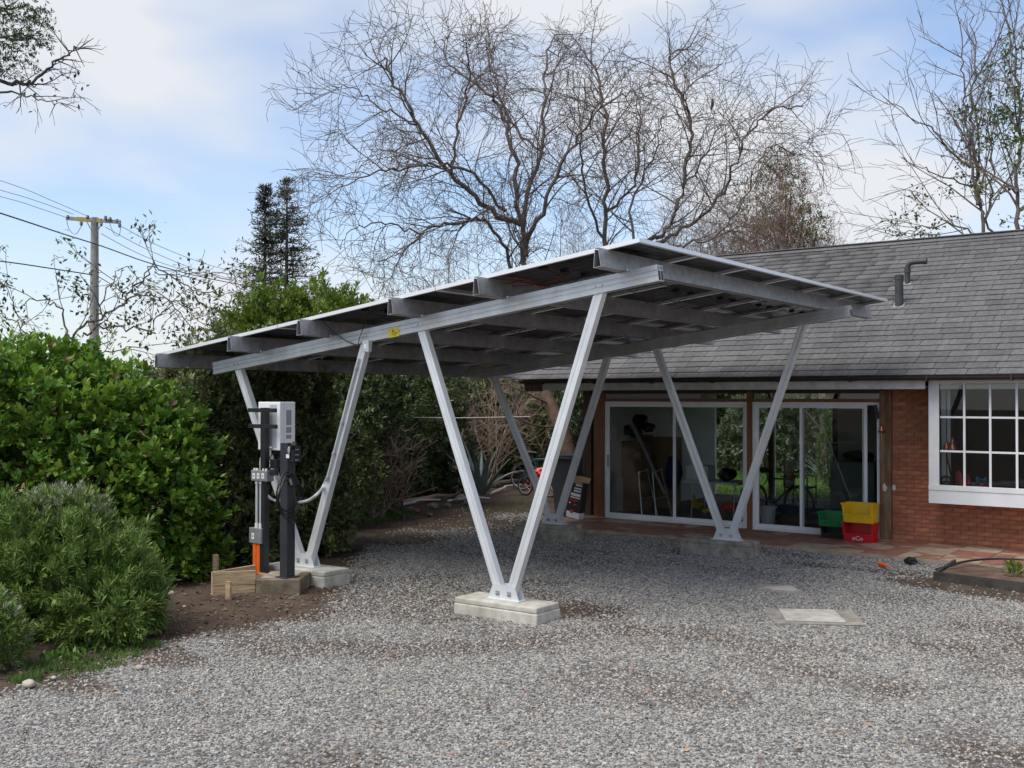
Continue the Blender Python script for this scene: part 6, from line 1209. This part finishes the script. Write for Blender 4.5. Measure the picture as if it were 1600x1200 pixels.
lb = lob((1210, 330, 41, 1.7, 1.5, 2.0), (1222, 280, 41, 1.0, 1.0, 1.3), (1200, 380, 41, 2.3, 1.6, 1.5), (1250, 360, 41, 1.3, 1.2, 1.4)); plant('rusty_tree', 'brownish feathery tree showing through the reddish twigs above the roof', 'tree', D(1215, 600, 41)*[1, 1, 0], [(lb, 1900, 6, TPL_LEAF, .20, .028, 'leaf_rusty', dict(spread=1.3, rmin=.2, bumps=.3, gap=1.2)), (lb, 500, 6, TPL_LEAF, .2, .05, 'leaf_mid', dict(spread=1.3, rmin=.6))], (.08, 9, 'bark_brown'))
# right hand trees
def leafy_bare(label, limbs, seed, spec, leafn, leafmat, zones, group=None, mat='bark_grey', lsc=1.0, jit=.10):
    t, w_ = bare('half_bare_tree', label, limbs, seed, spec, .1, mat, group=group); rng = np.random.default_rng(seed+1); tips = np.array([p for p, _ in w_.tips])
    sel = np.zeros(len(tips), bool)
    for (u, v, rad, pr) in zones:
        for i, p in enumerate(tips):
            a, b_, z = proj(p)
            if math.hypot(a-u, b_-v) < rad and rng.random() < pr: sel[i] = True
    tp = tips[sel]
    if len(tp):
        n = len(tp)*leafn; pos = np.repeat(tp, leafn, 0)+rng.normal(size=(n, 3))*jit; dd = unit(rng.normal(size=(n, 3))+[0, 0, -.2]); Vl, Fl = leaf_mesh('l', TPL_LEAF, pos, dd, rng.uniform(.09, .16, n)*lsc, rng.uniform(.045, .07, n)*lsc, rng); t.raw('foliage', mesh_np('foliage', Vl-t.loc, Fl), leafmat)
    return t
upsp = [dict(seg=.4, wig=.05, up=0, n=7, tip=.2), dict(seg=.35, wig=.09, up=.16, n=4, den=1.5, len=2.6, ang=(20, 50), rmin=.010, rmax=.035, **{F_: .1}), dict(seg=.25, wig=.12, up=.14, n=3, den=2.2, len=1.1, ang=(20, 55), rmin=.007, rmax=.015, **{F_: .1}), dict(seg=.18, wig=.18, up=.08, n=3, den=2.4, len=.55, ang=(20, 60), rmin=.006, rmax=.009, **{F_: .1})]
LR = [([(1536, 640, 28), (1536, 370, 28), (1528, 310, 28), (1516, 240, 28), (1508, 160, 28), (1504, 100, 28), (1502, 30, 28)], .08), ([(1528, 320, 28), (1522, 250, 28.4), (1518, 170, 28.6), (1524, 90, 28.8), (1520, 20, 29)], .08), ([(1516, 262, 28), (1480, 225, 27.6), (1440, 190, 27.4), (1385, 160, 27.2)], .05), ([(1530, 370, 28), (1480, 350, 28), (1430, 360, 28), (1380, 375, 27.6)], .04), ([(1520, 290, 28), (1455, 270, 27.4), (1410, 245, 27.2)], .035), ([(1536, 350, 28), (1550, 300, 28.4), (1545, 200, 28.8), (1550, 110, 29)], .06), ([(1555, 372, 28.2), (1540, 345, 28), (1530, 310, 28)], .06)]
leafy_bare('tall grey half bare tree with upright twigs above the right end of the house roof', LR, 33, upsp, 16, 'leaf_sparse', [(1520, 300, 60, .9), (1480, 340, 60, .9), (1540, 340, 60, .95), (1440, 350, 50, .8), (1520, 220, 50, .4), (1560, 300, 40, .7)])
LR2 = [([(1588, 640, 26), (1588, 370, 26), (1590, 300, 26), (1594, 200, 26), (1588, 120, 26), (1575, 40, 26), (1560, -30, 26)], .09), ([(1590, 300, 26), (1572, 290, 25.8), (1555, 310, 25.6), (1545, 295, 25.5)], .05), ([(1594, 210, 26), (1575, 180, 26.4), (1560, 150, 26.8), (1570, 90, 27)], .05), ([(1590, 330, 26), (1640, 280, 26), (1680, 200, 26)], .07), ([(1592, 240, 26), (1630, 150, 26), (1650, 60, 26), (1640, -20, 26)], .07)]
leafy_bare('dark trunked tree with patchy green leaves at the right edge of the photo', LR2, 41, upsp, 20, 'leaf_mid', [(1585, 190, 70, .8), (1590, 300, 60, .8), (1580, 90, 50, .35), (1620, 200, 60, .9), (1565, 340, 40, .8)], mat='bark_grey')
# sparse leaved arching tree by the pole
LA = [([(100, 640, 21), (112, 530, 21), (150, 500, 21), (190, 475, 21), (215, 440, 21), (250, 420, 21), (300, 455, 21), (345, 458, 21)], 0.043), ([(130, 520, 21), (170, 510, 21), (230, 515, 21), (262, 480, 21), (290, 470, 21), (330, 500, 21)], 0.034), ([(150, 500, 21), (170, 450, 21.3), (185, 420, 21.5), (205, 415, 21.6)], 0.025), ([(190, 475, 21), (225, 460, 20.6), (265, 470, 20.5), (300, 510, 20.4), (340, 540, 20.3)], 0.025), ([(112, 530, 21), (90, 480, 21), (60, 470, 21), (30, 480, 21)], 0.031), ([(215, 450, 21), (240, 410, 21.3), (245, 425, 21.5), (290, 430, 21.6), (350, 430, 21.6), (390, 470, 21.6)], 0.022), ([(100, 600, 21.4), (60, 540, 21.6), (20, 500, 21.7), (-20, 480, 21.8)], 0.031), ([(130, 560, 21), (190, 545, 21), (240, 540, 21)], 0.025), ([(60, 620, 21.5), (40, 540, 21.5), (20, 470, 21.5), (0, 440, 21.5)], 0.025)]
arsp = [dict(seg=.3, wig=.08, up=0, n=7, tip=.35), dict(seg=.22, wig=.17, up=.15, n=4, den=2.0, len=1.1, ang=(30, 75), rmin=.008, rmax=.022, **{F_: .12}), dict(seg=.16, wig=.22, up=.02, n=3, den=3.2, len=.45, ang=(30, 75), rmin=.006, rmax=.010, **{F_: .1})]
leafy_bare('arching half bare tree with sparse leaves in front of the power pole', LA, 51, arsp, 11, 'leaf_sparse', [(200, 480, 330, .75)], mat='bark_grey')
# evergreen branch from off frame at the upper left
LU = [([(-260, 520, 10), (-240, 300, 10), (-180, 180, 10), (-80, 120, 10), (20, 130, 10), (50, 125, 10), (80, 105, 10), (110, 80, 10), (125, 74, 10)], .05), ([(-180, 180, 10), (-100, 60, 10), (-20, 20, 10), (40, 10, 10)], .05), ([(-80, 120, 10), (-30, 60, 10), (20, 60, 10), (60, 50, 10)], .03), ([(-80, 120, 10), (0, 140, 9.8), (40, 148, 9.8), (75, 160, 9.8), (105, 165, 9.8)], .02), ([(20, 130, 10), (60, 135, 10.2), (95, 120, 10.2), (115, 130, 10.3), (122, 148, 10.3)], .010), ([(-180, 180, 10), (-120, 0, 10.5), (-60, -60, 10.5)], .05)]
usp = [dict(seg=.15, wig=.05, up=0, n=6, tip=.12), dict(seg=.10, wig=.16, up=-.05, n=4, den=4.5, len=.38, ang=(25, 60), rmin=.003, rmax=.008, **{F_: .45}), dict(seg=.06, wig=.2, up=-.3, n=3, den=8, len=.14, ang=(30, 70), rmin=.002, rmax=.004, **{F_: .1})]
leafy_bare('dark evergreen branches hanging into the upper left corner', LU, 61, usp, 2, 'leaf_dark', [(20, 30, 75, 1.0), (-60, 60, 90, 1), (40, 130, 60, .5), (122, 125, 40, .4), (70, 150, 40, .4)], mat='bark_dark', lsc=.42, jit=.03)
upl = [o for o in bpy.data.objects if o.get('label', '').startswith('dark evergreen branches')][0]
lb = lob((5, 40, 10, .34, .4, .30), (40, 45, 10.1, .26, .3, .22), (15, 100, 10, .26, .3, .14), (-60, 60, 10, .5, .5, .5), (60, 25, 10, .12, .2, .12))
o = link('foliage', crown_mesh('f', lb, 1300, 6, TPL_LEAF, .038, .013, 3, np.array(upl.location), spread=1.2, rmin=.3), upl); finish(o, 'leaf_dark')
# conifers
def conifer(label, px, d, topy, w_, seed):
    rng = np.random.default_rng(seed); b_ = D(px, 600, d); b_[2] = 0; top = D(px, topy, d); h = top[2]; t = Thing('conifer_tree', label, 'tree', b_, 'pair of tall conifers'); wd2 = Wood(); wd2.tube([b_, b_+[0, 0, h*.5], b_+[0, 0, h]], .24, .03, 8); pos = []; dr = []
    for k in range(250):
        f = rng.random()**.8; z = h*(.25+.75*f); l_ = w_*(1-f)**.8*rng.uniform(.35, 1.2)+.16; a = rng.uniform(0, 6.28); d_ = np.array([math.cos(a), math.sin(a), .25]); p = b_+[0, 0, z]; m_ = 6; pts = [p]
        for i in range(m_): d_ = d_+[0, 0, -.10 if i < 3 else .14]; pts.append(pts[-1]+unit(d_)*l_/m_)
        wd2.tube(pts, .03, .01, 3)
        for i in range(1, m_+1):
            for q in range(3+int(l_*2)): pos.append(pts[i]+rng.normal(size=3)*[.10, .10, .06]); dr.append(unit(d_)+rng.normal(size=3)*.7)
    o = t.raw('trunk', wd2.mesh('t', t.loc), None); finish(o, 'bark_dark', True); pos = np.array(pos); dr = np.array(dr); n = len(pos); Vl, Fl = leaf_mesh('l', TPL_LEAF, pos, dr, rng.uniform(.16, .34, n), rng.uniform(.05, .09, n), rng); t.raw('crown', mesh_np('crown', Vl-t.loc, Fl), 'leaf_conifer')
conifer('right hand and taller of the two dark conifers above the carport roof', 447, 60, 279, 3.1, 3); conifer('left hand and shorter of the two dark conifers above the carport roof', 413, 61, 290, 2.7, 4)
# weeds, litter
rng = np.random.default_rng(19)
def tuft(name, label, spots_, n, L_, W_, mat, cat, tpl=TPL_BLADE, kind='stuff', up=1.0):
    pos = []
    for (u, v, r_) in spots_: c = G(u, v); k = n//len(spots_); a = rng.random(k)*6.28; q = np.sqrt(rng.random(k))*r_; x = c[0]+np.cos(a)*q; y = c[1]+np.sin(a)*q*.8; pos.append(np.stack([x, y, gz(x, y)], -1))
    pos = np.concatenate(pos); dd = unit(rng.normal(size=pos.shape)*.55+[0, 0, up]); Vl, Fl = leaf_mesh('l', tpl, pos, dd, rng.uniform(.5, 1.2, len(pos))*L_, np.full(len(pos), W_), rng); o = link(name, mesh_np(name, Vl, Fl)); finish(o, mat); return setp(o, label, cat, kind=kind)
tuft('weeds', 'green grass and weeds creeping onto the gravel at the foot of the rounded bush', [(110, 1045, .28), (150, 1035, .25), (190, 1020, .2), (70, 1040, .2), (230, 1008, .15), (40, 1060, .15)], 2600, .06, .008, 'grass_blade', 'weeds')
tuft('weeds', 'broad leaved weeds under the rounded bush', [(150, 1010, .25), (200, 990, .22), (100, 1025, .2)], 420, .06, .03, 'leaf_bright', 'weeds', TPL_BROAD, up=.6)
tuft('weeds', 'tiny green weeds dotted through the right side gravel', [(1575, 955, .08), (870, 905, .1), (310, 1110, .1), (620, 805, .5), (1520, 905, .1)], 90, .04, .006, 'grass_blade', 'weeds')
tuft('grass_patch', 'grass tufts at the foot of the twiggy brown bush', [(600, 808, .5), (560, 812, .5), (620, 803, .35)], 2600, .12, .009, 'grass_blade', 'grass')
tuft('grass_patch', 'thin mossy grass patch in front of the far bicycle', [(790, 790, .9), (770, 798, .7), (815, 785, .6), (905, 790, .4)], 2600, .03, .008, 'grass_blade', 'grass')
pos = []
for k in range(5200):
    u = rng.uniform(-100, 860); v = rng.uniform(770, 1060); g = G(u, v); pos.append(g)
pos = np.array(pos); ok = ~inside(pos[:, 0], pos[:, 1], poly) | (seg_dist(pos[:, 0], pos[:, 1], poly[:len(earth_edge)]) < .5*rng.random(len(pos))); pos = pos[ok]; pos[:, 2] = gz(pos[:, 0], pos[:, 1])+.012
dd = unit(rng.normal(size=pos.shape)*[1, 1, .25]); Vl, Fl = leaf_mesh('l', TPL_LEAF, pos, dd, rng.uniform(.03, .075, len(pos)), np.full(len(pos), .028), rng); o = link('leaf_litter', mesh_np('leaf_litter', Vl, Fl)); finish(o, 'leaf_litter'); setp(o, 'fallen brown leaves scattered on the soil under the shrubs', 'leaf litter', kind='stuff')
rng = np.random.default_rng(91); pos = []
for k in range(420): g = G(rng.uniform(0, 1600), 690+rng.uniform(130, 510)); pos.append(g)
pos = np.array(pos); ok = inside(pos[:, 0], pos[:, 1], poly) & ~((pos[:, 0] > -10.1) & (pos[:, 1] > 14)); pos = pos[ok]; pos[:, 2] = gz(pos[:, 0], pos[:, 1])+.014
dd = unit(rng.normal(size=pos.shape)*[1, 1, .2]); Vl, Fl = leaf_mesh('l', TPL_BROAD, pos, dd, rng.uniform(.025, .06, len(pos)), rng.uniform(.014, .03, len(pos)), rng); o = link('leaf_litter', mesh_np('leaf_litter', Vl, Fl)); finish(o, 'leaf_rusty'); setp(o, 'dry leaves blown here and there over the gravel drive', 'leaf litter', kind='stuff')
# ---------------- power pole and wires
up_ = Thing('utility_pole', 'grey concrete power pole with a yellowed cross arm and insulators', 'utility pole', D(147, 640, 40)*[1, 1, 0]); b0 = up_.loc; tp_ = D(148, 340, 40)
up_.part('pole', MB().cyl(b0, tp_, .20, .135, n=14), 'pole_concrete')
a = D(104, 341, 40.2); b_ = D(188, 347, 39.8); up_.part('cross_arm', MB().bar(a, b_, .10, .13, side=unit(np.cross(b_-a, [0, 0, 1.]))), 'pole_concrete'); up_.part('cross_arm_plate', MB().bar(a+(b_-a)*.2+[0, 0, .0], a+(b_-a)*.66, .13, .15, side=unit(np.cross(b_-a, [0, 0, 1.]))), 'pole_yellow')
for (u, v) in ((106, 339), (137, 339), (165, 340), (172, 342), (127, 349), (158, 350), (187, 352), (183, 345)): c = D(u, v, 39.8); up_.part('insulator', MB().lathe(c-[0, 0, .06], [(.02, -.03), (.06, 0), (.04, .03), (.07, .05), (.05, .08), (.06, .1), (.02, .13)], 10), 'insulator')
mb = MB()
for s_ in (-1, 1): mb.tube([D(148+s_*12, 347, 39.7), D(148+s_*3, 363, 39.7)], .02, 5)
mb.tube(smooth_path([D(104, 343, 40), D(108, 358, 40), D(118, 366, 40), D(128, 352, 40)], 4), .014, 4).tube(smooth_path([D(171, 348, 39.6), D(178, 365, 39.6), D(186, 368, 39.6), D(189, 352, 39.6)], 4), .014, 4); up_.part('stay', mb, 'wire_grey')
def wire(pts, r_, mat, lab): solo('power_wire', MB().tube(smooth_path([D(*p) for p in pts], 6), r_, 5), mat, lab, 'wire', 'overhead wires')
wire([(-400, 205, 16), (0, 333, 22), (100, 366, 26), (160, 385, 29), (240, 413, 33), (330, 436, 38), (420, 452, 45)], .017, 'wire_black', 'thick black service wire crossing in front of the power pole')
wire([(-300, 370, 30), (0, 408, 36), (70, 418, 38), (141, 429, 39.8)], .022, 'wire_black', 'black service wire ending at the middle of the power pole'); wire([(153, 432, 39.9), (170, 442, 41), (200, 462, 44)], .016, 'wire_black', 'short black wire dropping right from the power pole')
wire([(-300, 190, 32), (0, 282, 37), (80, 313, 39), (137, 338, 39.9)], .011, 'wire_grey', 'uppermost thin grey wire left of the power pole'); wire([(-300, 215, 32), (0, 297, 37), (60, 315, 38.5), (115, 335, 40)], .011, 'wire_grey', 'middle thin grey wire left of the power pole'); wire([(-300, 232, 32), (0, 307, 37), (60, 325, 38.5), (104, 340, 40)], .011, 'wire_grey', 'lowest thin grey wire left of the power pole')
wire([(190, 354, 39.8), (250, 385, 44), (330, 415, 50), (430, 440, 60)], .012, 'wire_grey', 'uppermost thin wire sagging right from the power pole'); wire([(165, 355, 39.8), (235, 392, 44), (320, 425, 50), (420, 448, 60)], .012, 'wire_grey', 'middle thin wire sagging right from the power pole'); wire([(158, 365, 39.8), (225, 400, 44), (300, 425, 50), (400, 446, 60)], .012, 'wire_grey', 'lowest thin wire sagging right from the power pole')
# leftover parts: birds in the bare tree
for (u, v, lab) in ((1113, 165, 'small dark bird perched in the right bare tree'),):
    c = D(u, v, 30.5); solo('bird', MB().tube([c+[0, 0, .16], c+[.01, 0, .08], c, c-[.05, 0, .14]], [.02, .05, .045, .015], 8).blob(c+[0, 0, .17], (.035, .035, .035), 1, 1, .05), 'bark_dark', lab, 'bird')
